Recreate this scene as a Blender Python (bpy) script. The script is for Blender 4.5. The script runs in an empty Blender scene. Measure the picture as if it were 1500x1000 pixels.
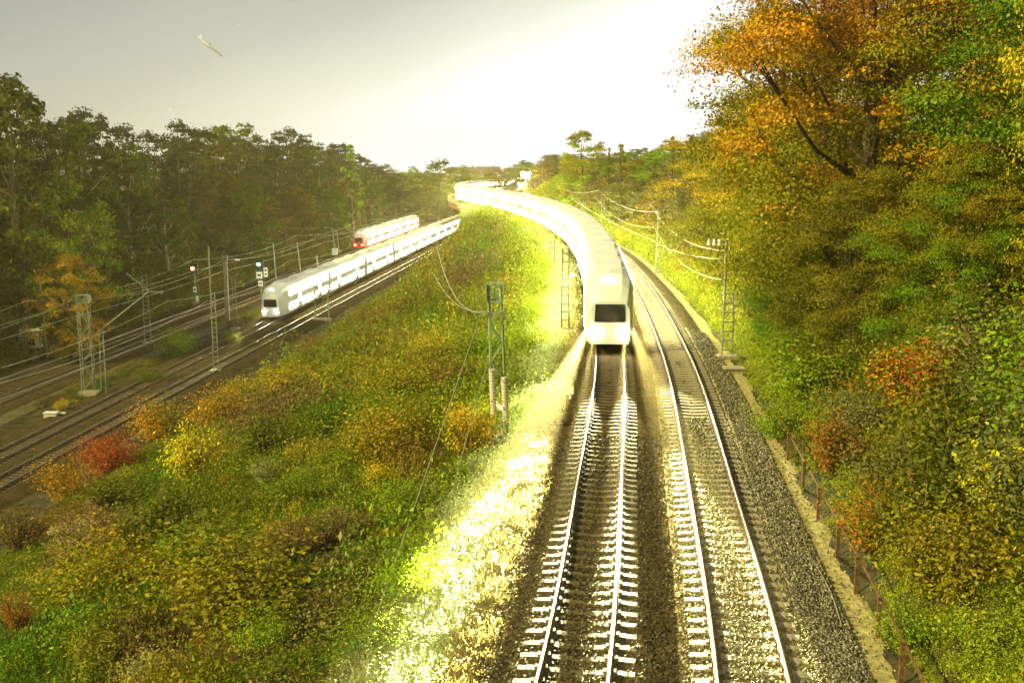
import bpy, math, random
import numpy as np
from mathutils import Vector, Matrix

R = math.radians
sc = bpy.context.scene
COL = sc.collection
random.seed(7)
RNG = np.random.default_rng(7)

# ------------------------------------------------------------------ camera, sky, sun, exposure
CAM_Z = 11.0
F_PX = 1550.0                      # focal length for a 1500 px wide picture
PITCH = math.atan(264 / F_PX)
cam_d = bpy.data.cameras.new("camera")
cam_d.sensor_width = 36.0
cam_d.sensor_fit = 'HORIZONTAL'
cam_d.lens = F_PX / 1500 * 36
cam_d.clip_start = 0.5
cam_d.clip_end = 6000
cam = bpy.data.objects.new("camera", cam_d)
COL.objects.link(cam)
cam.location = (0, 0, CAM_Z)
cam.rotation_euler = (math.pi / 2 - PITCH, 0, 0)
sc.camera = cam

SUN_EL, SUN_AZ = 31, 244           # azimuth, clockwise from +Y: low left, behind the camera
world = bpy.data.worlds.new("World")
sc.world = world
world.use_nodes = True
wt = world.node_tree
for n in list(wt.nodes):
    wt.nodes.remove(n)
wo = wt.nodes.new('ShaderNodeOutputWorld')
bg_sky = wt.nodes.new('ShaderNodeBackground')
sky = wt.nodes.new('ShaderNodeTexSky')
sky.sky_type = 'NISHITA'
sky.sun_disc = False
sky.sun_elevation = R(SUN_EL)
sky.sun_rotation = R(SUN_AZ)
bg_sky.inputs['Strength'].default_value = 0.006
wt.links.new(sky.outputs[0], bg_sky.inputs['Color'])
tc = wt.nodes.new('ShaderNodeTexCoord')


def wmath(op, a, b=None):
    n = wt.nodes.new('ShaderNodeMath')
    n.operation = op
    for i, v in enumerate((a, b)):
        if v is None:
            continue
        if isinstance(v, (int, float)):
            n.inputs[i].default_value = v
        else:
            wt.links.new(v, n.inputs[i])
    return n.outputs[0]


# night sky: even grey, with a wedge of town glow that fans from the horizon up to the right
def wdir(px, py):
    a, b = px - 750, 500 - py
    return Vector((a, b * math.sin(PITCH) + F_PX * math.cos(PITCH), b * math.cos(PITCH) - F_PX * math.sin(PITCH))).normalized()


nn = wt.nodes.new('ShaderNodeVectorMath')
nn.operation = 'NORMALIZE'
wt.links.new(tc.outputs['Generated'], nn.inputs[0])


def wdot(d):
    n = wt.nodes.new('ShaderNodeVectorMath')
    n.operation = 'DOT_PRODUCT'
    wt.links.new(nn.outputs[0], n.inputs[0])
    n.inputs[1].default_value = d
    return n.outputs['Value']


edge_n = wdir(870, 0).cross(wdir(370, 205)).normalized()
if edge_n.dot(wdir(900, 230)) < 0:
    edge_n = -edge_n
wn = wt.nodes.new('ShaderNodeTexNoise')
wn.inputs['Scale'].default_value = 3.0
wn.inputs['Detail'].default_value = 3
wt.links.new(nn.outputs[0], wn.inputs['Vector'])
wv = wmath('ADD', wdot(edge_n), wmath('MULTIPLY', wmath('SUBTRACT', wn.outputs[0], 0.5), 0.05))
wedge = wt.nodes.new('ShaderNodeValToRGB')
e = wedge.color_ramp.elements
e[0].position = 0.0
e[0].color = (0.31, 0.32, 0.295, 1)
e[1].position = 1.0
e[1].color = (1.25, 1.25, 1.25, 1)
for pos, c in ((0.28, (0.38, 0.385, 0.33, 1)), (0.45, (0.52, 0.525, 0.42, 1)), (0.57, (0.76, 0.77, 0.62, 1)), (0.68, (1.05, 1.05, 1.0, 1))):
    k = e.new(pos)
    k.color = c
wt.links.new(wmath('ADD', wmath('MULTIPLY', wv, 2.1), 0.60), wedge.inputs[0])
ang = wmath('ARCCOSINE', wmath('MINIMUM', wdot(wdir(900, 200)), 0.99999))
lobe = wt.nodes.new('ShaderNodeMapRange')
lobe.interpolation_type = 'SMOOTHSTEP'
lobe.inputs['From Min'].default_value = R(75)
lobe.inputs['From Max'].default_value = R(34)
wt.links.new(ang, lobe.inputs['Value'])
mr = wt.nodes.new('ShaderNodeMix')
mr.data_type = 'RGBA'
mr.inputs[6].default_value = (0.34, 0.35, 0.31, 1)
wt.links.new(lobe.outputs[0], mr.inputs[0])
wt.links.new(wedge.outputs[0], mr.inputs[7])
# stars
vor = wt.nodes.new('ShaderNodeTexVoronoi')
vor.inputs['Scale'].default_value = 34
wt.links.new(tc.outputs['Generated'], vor.inputs['Vector'])
star = wmath('LESS_THAN', vor.outputs['Distance'], 0.035)
pick = wt.nodes.new('ShaderNodeSeparateColor')
wt.links.new(vor.outputs['Color'], pick.inputs[0])
star = wmath('MULTIPLY', star, wmath('GREATER_THAN', pick.outputs[0], 0.72))
star = wmath('MULTIPLY', star, 0.22)
addc = wt.nodes.new('ShaderNodeMix')
addc.data_type = 'RGBA'
addc.blend_type = 'ADD'
addc.inputs[0].default_value = 1.0
wt.links.new(mr.outputs[2], addc.inputs[6])
cmb = wt.nodes.new('ShaderNodeCombineColor')
for i in range(3):
    wt.links.new(star, cmb.inputs[i])
wt.links.new(cmb.outputs[0], addc.inputs[7])
bg_glow = wt.nodes.new('ShaderNodeBackground')
wt.links.new(addc.outputs[2], bg_glow.inputs['Color'])
bg_glow.inputs['Strength'].default_value = 0.78
ad = wt.nodes.new('ShaderNodeAddShader')
wt.links.new(bg_sky.outputs[0], ad.inputs[0])
wt.links.new(bg_glow.outputs[0], ad.inputs[1])
wt.links.new(ad.outputs[0], wo.inputs['Surface'])

sun_d = bpy.data.lights.new("sun", 'SUN')
sun_d.energy = 4.2
sun_d.angle = R(2)
sun_d.color = (1.0, 0.90, 0.34)
sun = bpy.data.objects.new("sun", sun_d)
COL.objects.link(sun)
sdir = Vector((math.sin(R(SUN_AZ)) * math.cos(R(SUN_EL)), math.cos(R(SUN_AZ)) * math.cos(R(SUN_EL)), math.sin(R(SUN_EL))))
sun.rotation_euler = sdir.to_track_quat('Z', 'Y').to_euler()

sc.view_settings.view_transform = 'Standard'
sc.view_settings.look = 'None'
sc.view_settings.exposure = 0.55
sc.view_settings.gamma = 1
sc.render.engine = 'CYCLES'
sc.cycles.use_denoising = True
sc.cycles.max_bounces = 5
sc.cycles.diffuse_bounces = 2
sc.cycles.glossy_bounces = 2
sc.cycles.transmission_bounces = 3
sc.cycles.transparent_max_bounces = 4
sc.cycles.volume_bounces = 0
sc.cycles.sample_clamp_indirect = 4
sc.cycles.caustics_reflective = False
sc.cycles.caustics_refractive = False
sc.cycles.volume_step_rate = 4


# ------------------------------------------------------------------ where things stand
def at(px, py, z):
    """the point at height z that the photograph shows at px, py (1500 x 1000)"""
    a, b = px - 750, 500 - py
    d = Vector((a, b * math.sin(PITCH) + F_PX * math.cos(PITCH), b * math.cos(PITCH) - F_PX * math.sin(PITCH)))
    return Vector((0, 0, CAM_Z)) + d * ((z - CAM_Z) / d.z)


def atY(px, py, Y):
    a, b = px - 750, 500 - py
    d = Vector((a, b * math.sin(PITCH) + F_PX * math.cos(PITCH), b * math.cos(PITCH) - F_PX * math.sin(PITCH)))
    return Vector((0, 0, CAM_Z)) + d * (Y / d.y)


def pix(p):
    v = Vector(p) - Vector((0, 0, CAM_Z))
    fw = v.y * math.cos(PITCH) - v.z * math.sin(PITCH)
    up = v.y * math.sin(PITCH) + v.z * math.cos(PITCH)
    return 750 + v.x / fw * F_PX, 500 - up / fw * F_PX


KY = np.array([-40, -20, 0, 20.8, 33.1, 49.9, 69, 87, 105, 125, 145, 175, 210, 250, 280, 302, 325, 350, 385, 430, 480, 560.])
KX = np.array([-9, -3.6, 1.2, 5.1, 6.6, 8.5, 10.1, 11.2, 11.9, 12.3, 11.9, 9.9, 5.8, -1.2, -7.6, -11.2, -11.2, -6.5, 5, 20, 36, 60.])


def _spline(xs, ys):
    n = len(xs)
    h = np.diff(xs)
    A = np.eye(n)
    b = np.zeros(n)
    for i in range(1, n - 1):
        A[i, i - 1] = h[i - 1]
        A[i, i] = 2 * (h[i - 1] + h[i])
        A[i, i + 1] = h[i]
        b[i] = 3 * ((ys[i + 1] - ys[i]) / h[i] - (ys[i] - ys[i - 1]) / h[i - 1])
    c = np.linalg.solve(A, b)

    def f(x):
        x = np.asarray(x, float)
        i = np.clip(np.searchsorted(xs, x) - 1, 0, n - 2)
        d = x - xs[i]
        bb = (ys[i + 1] - ys[i]) / h[i] - h[i] * (2 * c[i] + c[i + 1]) / 3
        dd = (c[i + 1] - c[i]) / (3 * h[i])
        return ys[i] + bb * d + c[i] * d * d + dd * d ** 3
    return f


XR = _spline(KY, KX)               # centre of the right-hand track


def curve_pts(fx, y0, y1, off=0.0, step=0.5, z=0.0):
    Y = np.arange(y0, y1, step)
    X = fx(Y)
    dX = np.gradient(X, Y)
    L = np.sqrt(1 + dX ** 2)
    nx, ny = 1 / L, -dX / L
    P = np.stack([X + nx * off, Y + ny * off, np.full_like(X, z)], 1)
    s = np.concatenate([[0], np.cumsum(np.linalg.norm(np.diff(P, axis=0), axis=1))])
    return P, s


def XL1(Y):
    return -33.0 + 0.084 * (np.asarray(Y, float) - 77.9)


def XL2(Y):
    Y = np.asarray(Y, float)
    return XL1(Y) - (3.75 + 0.5 * np.clip((Y - 80) / 70, 0, 1))


def XL3(Y):
    return XL1(Y) - 13.7


def XL4(Y):
    return XL1(Y) - 18.1


SP = 3.8                          # spacing of the two near tracks
ZL = -10.0


def noise2(x, y, s=1.0, seed=0):
    x = np.asarray(x, float) / s
    y = np.asarray(y, float) / s
    r = np.random.default_rng(100 + seed)
    v = 0
    for k in range(6):
        a = r.uniform(0, 6.28)
        f = r.uniform(0.6, 2.0)
        v = v + np.sin(f * (x * math.cos(a) + y * math.sin(a)) + r.uniform(0, 6.28) + 0.7 * np.sin(0.7 * f * (x * math.sin(a) - y * math.cos(a))))
    return v / 6


def smooth(t):
    t = np.clip(t, 0, 1)
    return t * t * (3 - 2 * t)


def ground_z(X, Y):
    X = np.asarray(X, float)
    Y = np.asarray(Y, float)
    xr = XR(Y)
    xl = xr - SP
    x1 = XL1(Y)
    x4 = XL4(Y)
    a = (xl - 3.6) - X
    b = X - (x1 + 4.6)
    t = np.clip(a / np.maximum(a + b, 0.5), 0, 1)
    z = np.where(a > 0, -0.5 - 9.75 * (0.75 * t + 0.25 * smooth(t)), -0.5)
    z = np.where((a > 0) & (b > 0), z + 0.6 * noise2(X, Y, 3.4, 1) * smooth(a / 4) * smooth(b / 3), z)
    z = np.where(b <= 0, -10.25, z)
    d = X - (xr + 3.5)
    up = np.minimum(d * 0.62, 6.5 + 0.12 * d) + 0.3 * noise2(X, Y, 3.0, 2) * smooth(d / 3)
    up = np.minimum(up, 14)
    z = np.where(d > 0, -0.5 + up, z)
    c = (x4 - 4.2) - X
    z = np.where(c > 0, -10.25 + np.minimum(c * 0.38, 9) + 0.4 * noise2(X, Y, 5.0, 3) * smooth(c / 4), z)
    return z


# ------------------------------------------------------------------ materials
def mat(name, col, rough=0.7, metal=0.0, bump=0.0, bscale=20.0, var=0.0, vscale=3.0, emit=None, estr=0.0, col2=None):
    m = bpy.data.materials.new(name)
    m.use_nodes = True
    nt = m.node_tree
    b = nt.nodes['Principled BSDF']
    b.inputs['Base Color'].default_value = (*col, 1)
    b.inputs['Roughness'].default_value = rough
    b.inputs['Metallic'].default_value = metal
    if rough > 0.8:
        b.inputs['Specular IOR Level'].default_value = 0.1
    tcn = nt.nodes.new('ShaderNodeTexCoord')
    if var > 0 or col2:
        n = nt.nodes.new('ShaderNodeTexNoise')
        n.inputs['Scale'].default_value = vscale
        n.inputs['Detail'].default_value = 6
        nt.links.new(tcn.outputs['Object'], n.inputs['Vector'])
        r = nt.nodes.new('ShaderNodeValToRGB')
        r.color_ramp.elements[0].position = 0.35
        r.color_ramp.elements[1].position = 0.65
        r.color_ramp.elements[0].color = (*[c * (1 - var) for c in col], 1)
        r.color_ramp.elements[1].color = (*(col2 or [min(1, c * (1 + var)) for c in col]), 1)
        nt.links.new(n.outputs[0], r.inputs[0])
        nt.links.new(r.outputs[0], b.inputs['Base Color'])
    if bump > 0:
        n2 = nt.nodes.new('ShaderNodeTexNoise')
        n2.inputs['Scale'].default_value = bscale
        n2.inputs['Detail'].default_value = 4
        nt.links.new(tcn.outputs['Object'], n2.inputs['Vector'])
        bp = nt.nodes.new('ShaderNodeBump')
        bp.inputs['Strength'].default_value = bump
        bp.inputs['Distance'].default_value = 0.05
        nt.links.new(n2.outputs[0], bp.inputs['Height'])
        nt.links.new(bp.outputs[0], b.inputs['Normal'])
    if emit:
        b.inputs['Emission Color'].default_value = (*emit, 1)
        b.inputs['Emission Strength'].default_value = estr
    return m


def stone_mat(name, c1, c2, c3, scale, bump=0.8, patch=None):
    m = bpy.data.materials.new(name)
    m.use_nodes = True
    nt = m.node_tree
    b = nt.nodes['Principled BSDF']
    b.inputs['Roughness'].default_value = 0.95
    b.inputs['Specular IOR Level'].default_value = 0.0
    tcn = nt.nodes.new('ShaderNodeTexCoord')
    v = nt.nodes.new('ShaderNodeTexVoronoi')
    v.inputs['Scale'].default_value = scale
    nt.links.new(tcn.outputs['Object'], v.inputs['Vector'])
    s = nt.nodes.new('ShaderNodeSeparateColor')
    nt.links.new(v.outputs['Color'], s.inputs[0])
    r = nt.nodes.new('ShaderNodeValToRGB')
    r.color_ramp.elements[0].color = (*c1, 1)
    r.color_ramp.elements[1].color = (*c3, 1)
    k = r.color_ramp.elements.new(0.5)
    k.color = (*c2, 1)
    nt.links.new(s.outputs[0], r.inputs[0])
    n = nt.nodes.new('ShaderNodeTexNoise')
    n.inputs['Scale'].default_value = 0.9
    n.inputs['Detail'].default_value = 5
    nt.links.new(tcn.outputs['Object'], n.inputs['Vector'])
    r2 = nt.nodes.new('ShaderNodeValToRGB')
    r2.color_ramp.elements[0].position = 0.3
    r2.color_ramp.elements[1].position = 0.7
    r2.color_ramp.elements[0].color = (0.7, 0.68, 0.6, 1)
    r2.color_ramp.elements[1].color = (1.15, 1.1, 1.0, 1)
    nt.links.new(n.outputs[0], r2.inputs[0])
    mx = nt.nodes.new('ShaderNodeMix')
    mx.data_type = 'RGBA'
    mx.blend_type = 'MULTIPLY'
    mx.inputs[0].default_value = 1
    nt.links.new(r.outputs[0], mx.inputs[6])
    nt.links.new(r2.outputs[0], mx.inputs[7])
    nt.links.new(mx.outputs[2], b.inputs['Base Color'])
    bp = nt.nodes.new('ShaderNodeBump')
    bp.inputs['Strength'].default_value = bump
    bp.inputs['Distance'].default_value = 0.03
    bp.invert = True
    nt.links.new(v.outputs['Distance'], bp.inputs['Height'])
    nt.links.new(bp.outputs[0], b.inputs['Normal'])
    return m


def leaf_mat(name, kind, trans=0.26, gl=0.014):
    """kind OBJECT: colours a and b are custom properties of the plant; INSTANCER: of each scattered clump"""
    m = bpy.data.materials.new(name)
    m.use_nodes = True
    nt = m.node_tree
    for n in list(nt.nodes):
        nt.nodes.remove(n)
    out = nt.nodes.new('ShaderNodeOutputMaterial')

    def att(t, nm):
        a = nt.nodes.new('ShaderNodeAttribute')
        a.attribute_type = t
        a.attribute_name = nm
        return a
    la = att('GEOMETRY', 'leaf')
    s = nt.nodes.new('ShaderNodeSeparateColor')
    nt.links.new(la.outputs['Color'], s.inputs[0])
    a = att(kind, 'tint_a')
    b = att(kind, 'tint_b')
    mx = nt.nodes.new('ShaderNodeMix')
    mx.data_type = 'RGBA'
    nt.links.new(s.outputs[0], mx.inputs[0])
    nt.links.new(a.outputs['Color' if kind == 'OBJECT' else 'Vector'], mx.inputs[6])
    nt.links.new(b.outputs['Color' if kind == 'OBJECT' else 'Vector'], mx.inputs[7])
    sc_ = nt.nodes.new('ShaderNodeVectorMath')
    sc_.operation = 'SCALE'
    nt.links.new(mx.outputs[2], sc_.inputs[0])
    nt.links.new(s.outputs[1], sc_.inputs['Scale'])
    d = nt.nodes.new('ShaderNodeBsdfDiffuse')
    t = nt.nodes.new('ShaderNodeBsdfTranslucent')
    g = nt.nodes.new('ShaderNodeBsdfGlossy')
    g.inputs['Roughness'].default_value = 0.45
    g.inputs['Color'].default_value = (0.8, 0.8, 0.7, 1)
    nt.links.new(sc_.outputs[0], d.inputs['Color'])
    nt.links.new(sc_.outputs[0], t.inputs['Color'])
    m1 = nt.nodes.new('ShaderNodeMixShader')
    m1.inputs[0].default_value = trans
    m2 = nt.nodes.new('ShaderNodeMixShader')
    m2.inputs[0].default_value = gl
    nt.links.new(d.outputs[0], m1.inputs[1])
    nt.links.new(t.outputs[0], m1.inputs[2])
    nt.links.new(m1.outputs[0], m2.inputs[1])
    nt.links.new(g.outputs[0], m2.inputs[2])
    nt.links.new(m2.outputs[0], out.inputs['Surface'])
    return m


M = {}
M['leaf'] = leaf_mat('leaf', 'OBJECT')
M['cover'] = leaf_mat('cover_leaf', 'INSTANCER')
M['bark'] = mat('bark', (0.10, 0.075, 0.045), 0.9, var=0.4, vscale=6, bump=0.6, bscale=30)
M['pale_bark'] = mat('pale_bark', (0.30, 0.26, 0.17), 0.9, var=0.4, vscale=6, bump=0.6, bscale=30)
M['stem'] = mat('stem', (0.16, 0.12, 0.05), 0.9)
M['soil'] = mat('soil', (0.045, 0.036, 0.014), 0.95, var=0.5, vscale=0.8, bump=0.8, bscale=9, col2=(0.085, 0.07, 0.025))
M['ballast'] = stone_mat('ballast', (0.05, 0.042, 0.022), (0.16, 0.13, 0.075), (0.34, 0.29, 0.17), 17)
M['dark_ballast'] = stone_mat('dark_ballast', (0.035, 0.027, 0.013), (0.07, 0.053, 0.026), (0.12, 0.092, 0.048), 12, 0.5)
M['sand'] = mat('sand', (0.42, 0.35, 0.14), 0.95, var=0.35, vscale=5, bump=0.7, bscale=40)
M['stone'] = leaf_mat('loose_stone', 'INSTANCER', 0.0, 0.02)
M['concrete'] = mat('concrete', (0.33, 0.29, 0.20), 0.85, var=0.3, vscale=8, bump=0.4, bscale=40)
M['old_sleeper'] = mat('old_sleeper', (0.11, 0.085, 0.045), 0.9, var=0.4, vscale=4, bump=0.4)
M['rail_head'] = mat('rail_head', (0.80, 0.78, 0.72), 0.24, 1.0)
M['rail_web'] = mat('rail_web', (0.16, 0.09, 0.04), 0.8, 0.2, var=0.4, vscale=12)
M['steel'] = mat('galvanised_steel', (0.22, 0.225, 0.15), 0.6, 0.2, var=0.3, vscale=5)
M['green_steel'] = mat('green_steel', (0.24, 0.32, 0.16), 0.6, 0.1, var=0.35, vscale=6)
M['dark_steel'] = mat('dark_steel', (0.05, 0.055, 0.04), 0.6, 0.3)
M['rust'] = mat('rusty_steel', (0.17, 0.09, 0.035), 0.85, 0.1, var=0.4, vscale=10)
M['wire'] = mat('wire', (0.34, 0.36, 0.24), 0.5, 0.4)
M['white'] = mat('white_paint', (0.82, 0.82, 0.79), 0.35, var=0.04, vscale=1.5)
M['grey_roof'] = mat('roof_grey', (0.55, 0.55, 0.52), 0.5, var=0.15, vscale=2)
M['red'] = mat('red_paint', (0.60, 0.035, 0.02), 0.35)
M['black'] = mat('black_enamel', (0.015, 0.015, 0.015), 0.5)
M['dark_glass'] = mat('dark_glass', (0.02, 0.025, 0.03), 0.08)
M['lit_window'] = mat('lit_window', (0.9, 0.85, 0.7), 0.2, emit=(1.0, 0.98, 0.55), estr=42)
M['dim_window'] = mat('dim_window', (0.9, 0.85, 0.7), 0.2, emit=(1.0, 0.95, 0.60), estr=14)
M['headlight'] = mat('headlight', (1, 1, 1), 0.2, emit=(1.0, 0.93, 0.75), estr=260)
M['tail'] = mat('tail_light', (1, 0.1, 0.05), 0.2, emit=(1.0, 0.06, 0.02), estr=160)
M['red_lamp'] = mat('red_lamp', (1, 0.2, 0.1), 0.2, emit=(1.0, 0.10, 0.03), estr=40)
M['green_lamp'] = mat('green_lamp', (0.2, 1, 0.6), 0.2, emit=(0.10, 0.95, 0.60), estr=28)
M['lamp_glow'] = mat('lamp_glass', (1, 0.9, 0.7), 0.2, emit=(1.0, 0.86, 0.5), estr=220)
M['cream'] = mat('cream_panel', (0.68, 0.60, 0.36), 0.7, var=0.25, vscale=8)
M['tile'] = mat('roof_tile', (0.20, 0.16, 0.11), 0.8, var=0.3, vscale=3)
M['plaster'] = mat('plaster', (0.62, 0.56, 0.42), 0.8)
M['brick'] = mat('bridge_masonry', (0.20, 0.13, 0.07), 0.9, var=0.4, vscale=1.5, bump=0.5)


# ------------------------------------------------------------------ mesh helpers
class MB:
    def __init__(self):
        self.v, self.f, self.m = [], [], []

    def box(self, c, s, rot=None, mi=0):
        x, y, z = s[0] / 2, s[1] / 2, s[2] / 2
        n = len(self.v)
        for p in ((-x, -y, -z), (x, -y, -z), (x, y, -z), (-x, y, -z), (-x, -y, z), (x, -y, z), (x, y, z), (-x, y, z)):
            q = Vector(p)
            if rot:
                q = rot @ q
            self.v.append(q + Vector(c))
        for f in ((0, 3, 2, 1), (4, 5, 6, 7), (0, 1, 5, 4), (1, 2, 6, 5), (2, 3, 7, 6), (3, 0, 4, 7)):
            self.f.append([n + i for i in f])
            self.m.append(mi)
        return self

    def tube(self, pts, rad, k=6, mi=0, cap=True):
        pts = [Vector(p) for p in pts]
        if not isinstance(rad, (list, tuple)):
            rad = [rad] * len(pts)
        n0 = len(self.v)
        for i, p in enumerate(pts):
            a = pts[max(i - 1, 0)]
            b = pts[min(i + 1, len(pts) - 1)]
            d = (b - a).normalized()
            u = d.orthogonal().normalized() if abs(d.z) > 0.9 else d.cross(Vector((0, 0, 1))).normalized()
            w = d.cross(u)
            for j in range(k):
                t = 2 * math.pi * j / k + math.pi / 4
                self.v.append(p + (u * math.cos(t) + w * math.sin(t)) * rad[i])
        for i in range(len(pts) - 1):
            for j in range(k):
                a = n0 + i * k + j
                b = n0 + i * k + (j + 1) % k
                self.f.append([a, b, b + k, a + k])
                self.m.append(mi)
        if cap:
            self.f.append([n0 + j for j in range(k)][::-1])
            self.m.append(mi)
            m = n0 + (len(pts) - 1) * k
            self.f.append([m + j for j in range(k)])
            self.m.append(mi)
        return self

    def bar(self, a, b, w, mi=0):
        return self.tube([a, b], w * 0.707, 4, mi)

    def build(self, name, mats, parent=None, smooth_=False, loc=None):
        me = bpy.data.meshes.new(name)
        me.from_pydata([tuple(v) for v in self.v], [], self.f)
        for m_ in (mats if isinstance(mats, (list, tuple)) else [mats]):
            me.materials.append(m_)
        if any(self.m):
            me.polygons.foreach_set('material_index', self.m)
        if smooth_:
            me.polygons.foreach_set('use_smooth', [True] * len(me.polygons))
        me.update()
        return link(name, me, parent, loc)


def link(name, me, parent=None, loc=None):
    o = bpy.data.objects.new(name, me)
    COL.objects.link(o)
    if parent:
        o.parent = parent
    if loc:
        o.location = loc
    return o


def tag(o, label=None, cat=None, group=None, kind=None):
    if label:
        o['label'] = label
    if cat:
        o['category'] = cat
    if group:
        o['group'] = group
    if kind:
        o['kind'] = kind
    return o


def empty(name, loc, label, cat, group=None, rz=0):
    o = bpy.data.objects.new(name, None)
    o.empty_display_size = 0.5
    COL.objects.link(o)
    o.location = loc
    o.rotation_euler = (0, 0, rz)
    return tag(o, label, cat, group)


def copy_tree(o, parent=None):
    kids = [c for c in KIDS.get(o.name, [])]
    c = o.copy()
    COL.objects.link(c)
    if parent:
        c.parent = parent
    lst = []
    for k in kids:
        lst.append(copy_tree(k, c))
    KIDS[c.name] = lst
    return c


KIDS = {}


def reg(o):
    """remember the children of a finished thing, for copying"""
    def walk(p):
        KIDS[p.name] = [c for c in ALLO if c.parent == p]
        for c in KIDS[p.name]:
            walk(c)
    ALLO = list(COL.objects)
    walk(o)
    return o


def mesh_np(name, V, F, mats, attr=None, smooth_=False, mat_idx=None):
    me = bpy.data.meshes.new(name)
    V = np.asarray(V, np.float32)
    F = np.asarray(F, np.int32)
    k = F.shape[1]
    me.vertices.add(len(V))
    me.vertices.foreach_set('co', V.ravel())
    me.loops.add(F.size)
    me.loops.foreach_set('vertex_index', F.ravel())
    me.polygons.add(len(F))
    me.polygons.foreach_set('loop_start', np.arange(len(F), dtype=np.int32) * k)
    me.polygons.foreach_set('loop_total', np.full(len(F), k, np.int32))
    if smooth_:
        me.polygons.foreach_set('use_smooth', np.ones(len(F), bool))
    for m_ in mats:
        me.materials.append(m_)
    if mat_idx is not None:
        me.polygons.foreach_set('material_index', np.asarray(mat_idx, np.int32))
    me.update(calc_edges=True)
    if attr is not None:
        a = me.attributes.new('leaf', 'FLOAT_COLOR', 'FACE')
        a.data.foreach_set('color', np.asarray(attr, np.float32).ravel())
    return me


def leaves(C, N, size, rng, aspect=0.6, droop=0.0):
    """one diamond leaf, folded nowhere, per centre C with normal N"""
    n = len(C)
    N = N / np.maximum(np.linalg.norm(N, axis=1, keepdims=True), 1e-6)
    T = rng.normal(size=(n, 3))
    T[:, 2] -= droop
    T -= (T * N).sum(1, keepdims=True) * N
    T /= np.maximum(np.linalg.norm(T, axis=1, keepdims=True), 1e-6)
    B = np.cross(N, T)
    s = (size * rng.uniform(0.65, 1.35, n))[:, None]
    w = s * aspect
    bend = N * s * rng.uniform(-0.15, 0.25, n)[:, None]
    V = np.stack([C - T * s * 0.5, C + B * w * 0.5 + bend * 0.5, C + T * s * 0.5, C - B * w * 0.5 + bend * 0.5], 1).reshape(-1, 3)
    F = np.arange(4 * n).reshape(n, 4)
    return V, F


def unit(v):
    return v / np.maximum(np.linalg.norm(v, axis=1, keepdims=True), 1e-9)

# ------------------------------------------------------------------ the ground
gx = np.concatenate([np.arange(-420, -130, 12), np.arange(-130, -62, 3), np.arange(-62, 34, 0.8), np.arange(34, 80, 3), np.arange(80, 420, 12)])
gy = np.concatenate([np.arange(-60, 8, 6), np.arange(8, 130, 0.9), np.arange(130, 380, 2.5), np.arange(380, 1500, 20)])
GX, GY = np.meshgrid(gx, gy)
GZ = ground_z(GX, np.clip(GY, -40, 480))
far = smooth((GY - 430) / 150)
GZ = GZ * (1 - far) + (-6 + 3 * noise2(GX, GY, 60, 9)) * far
V = np.stack([GX, GY, GZ], -1).reshape(-1, 3)
nx_, ny_ = len(gx), len(gy)
ii = (np.arange(ny_ - 1)[:, None] * nx_ + np.arange(nx_ - 1)[None]).ravel()
F = np.stack([ii, ii + 1, ii + 1 + nx_, ii + nx_], 1)
tag(link('ground', mesh_np('ground', V, F, [M['soil']], smooth_=True)), kind='structure')


def ribbon(name, fx, y0, y1, offs, zs, m, step=1.0, rough=0.0, seed=0, wob=0.0):
    """a strip with the given cross-section (offset, height), laid along a line"""
    r = np.random.default_rng(seed)
    cols = []
    for o_, z_ in zip(offs, zs):
        P, _ = curve_pts(fx, y0, y1, o_, step, z_)
        if wob:
            P[:, 0] += wob * noise2(P[:, 1], P[:, 0] * 0, 2.0, seed + int(o_ * 3)) if o_ in (offs[0], offs[-1]) else 0
        P[:, 2] += r.uniform(-rough, rough, len(P))
        cols.append(P)
    A = np.stack(cols, 1)
    n, k = A.shape[:2]
    ii = (np.arange(n - 1)[:, None] * k + np.arange(k - 1)[None]).ravel()
    F = np.stack([ii, ii + 1, ii + 1 + k, ii + k], 1)
    return tag(link(name, mesh_np(name, A.reshape(-1, 3), F, [m], smooth_=True)), kind='structure')


def subdiv(o_, z_, k):
    xs, zs = [], []
    for i in range(len(o_) - 1):
        for j in range(k):
            t = j / k
            xs.append(o_[i] * (1 - t) + o_[i + 1] * t)
            zs.append(z_[i] * (1 - t) + z_[i + 1] * t)
    return xs + [o_[-1]], zs + [z_[-1]]


# ballast of the near line: dirt and shade in the dark left colour, train light in the pale right
o1, z1 = subdiv([-SP - 3.3, -SP - 2.2, -SP - 1.5, -1.55], [-0.62, -0.12, -0.05, -0.05], 6)
ribbon('ballast_bed', XR, 6, 480, o1, z1, M['dark_ballast'], 0.5, 0.012, 1)
o1, z1 = subdiv([-1.55, 1.5, 2.1, 2.9], [-0.05, -0.05, -0.22, -0.52], 6)
ribbon('ballast_shoulder', XR, 6, 480, o1, z1, M['ballast'], 0.5, 0.012, 2)
o1, z1 = subdiv([2.35, 2.9, 3.5, 3.9], [-0.42, -0.44, -0.44, -0.62], 3)
ribbon('sandy_path', XR, 6, 480, o1, z1, M['sand'], 0.5, 0.015, 3, 0.12)
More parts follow.
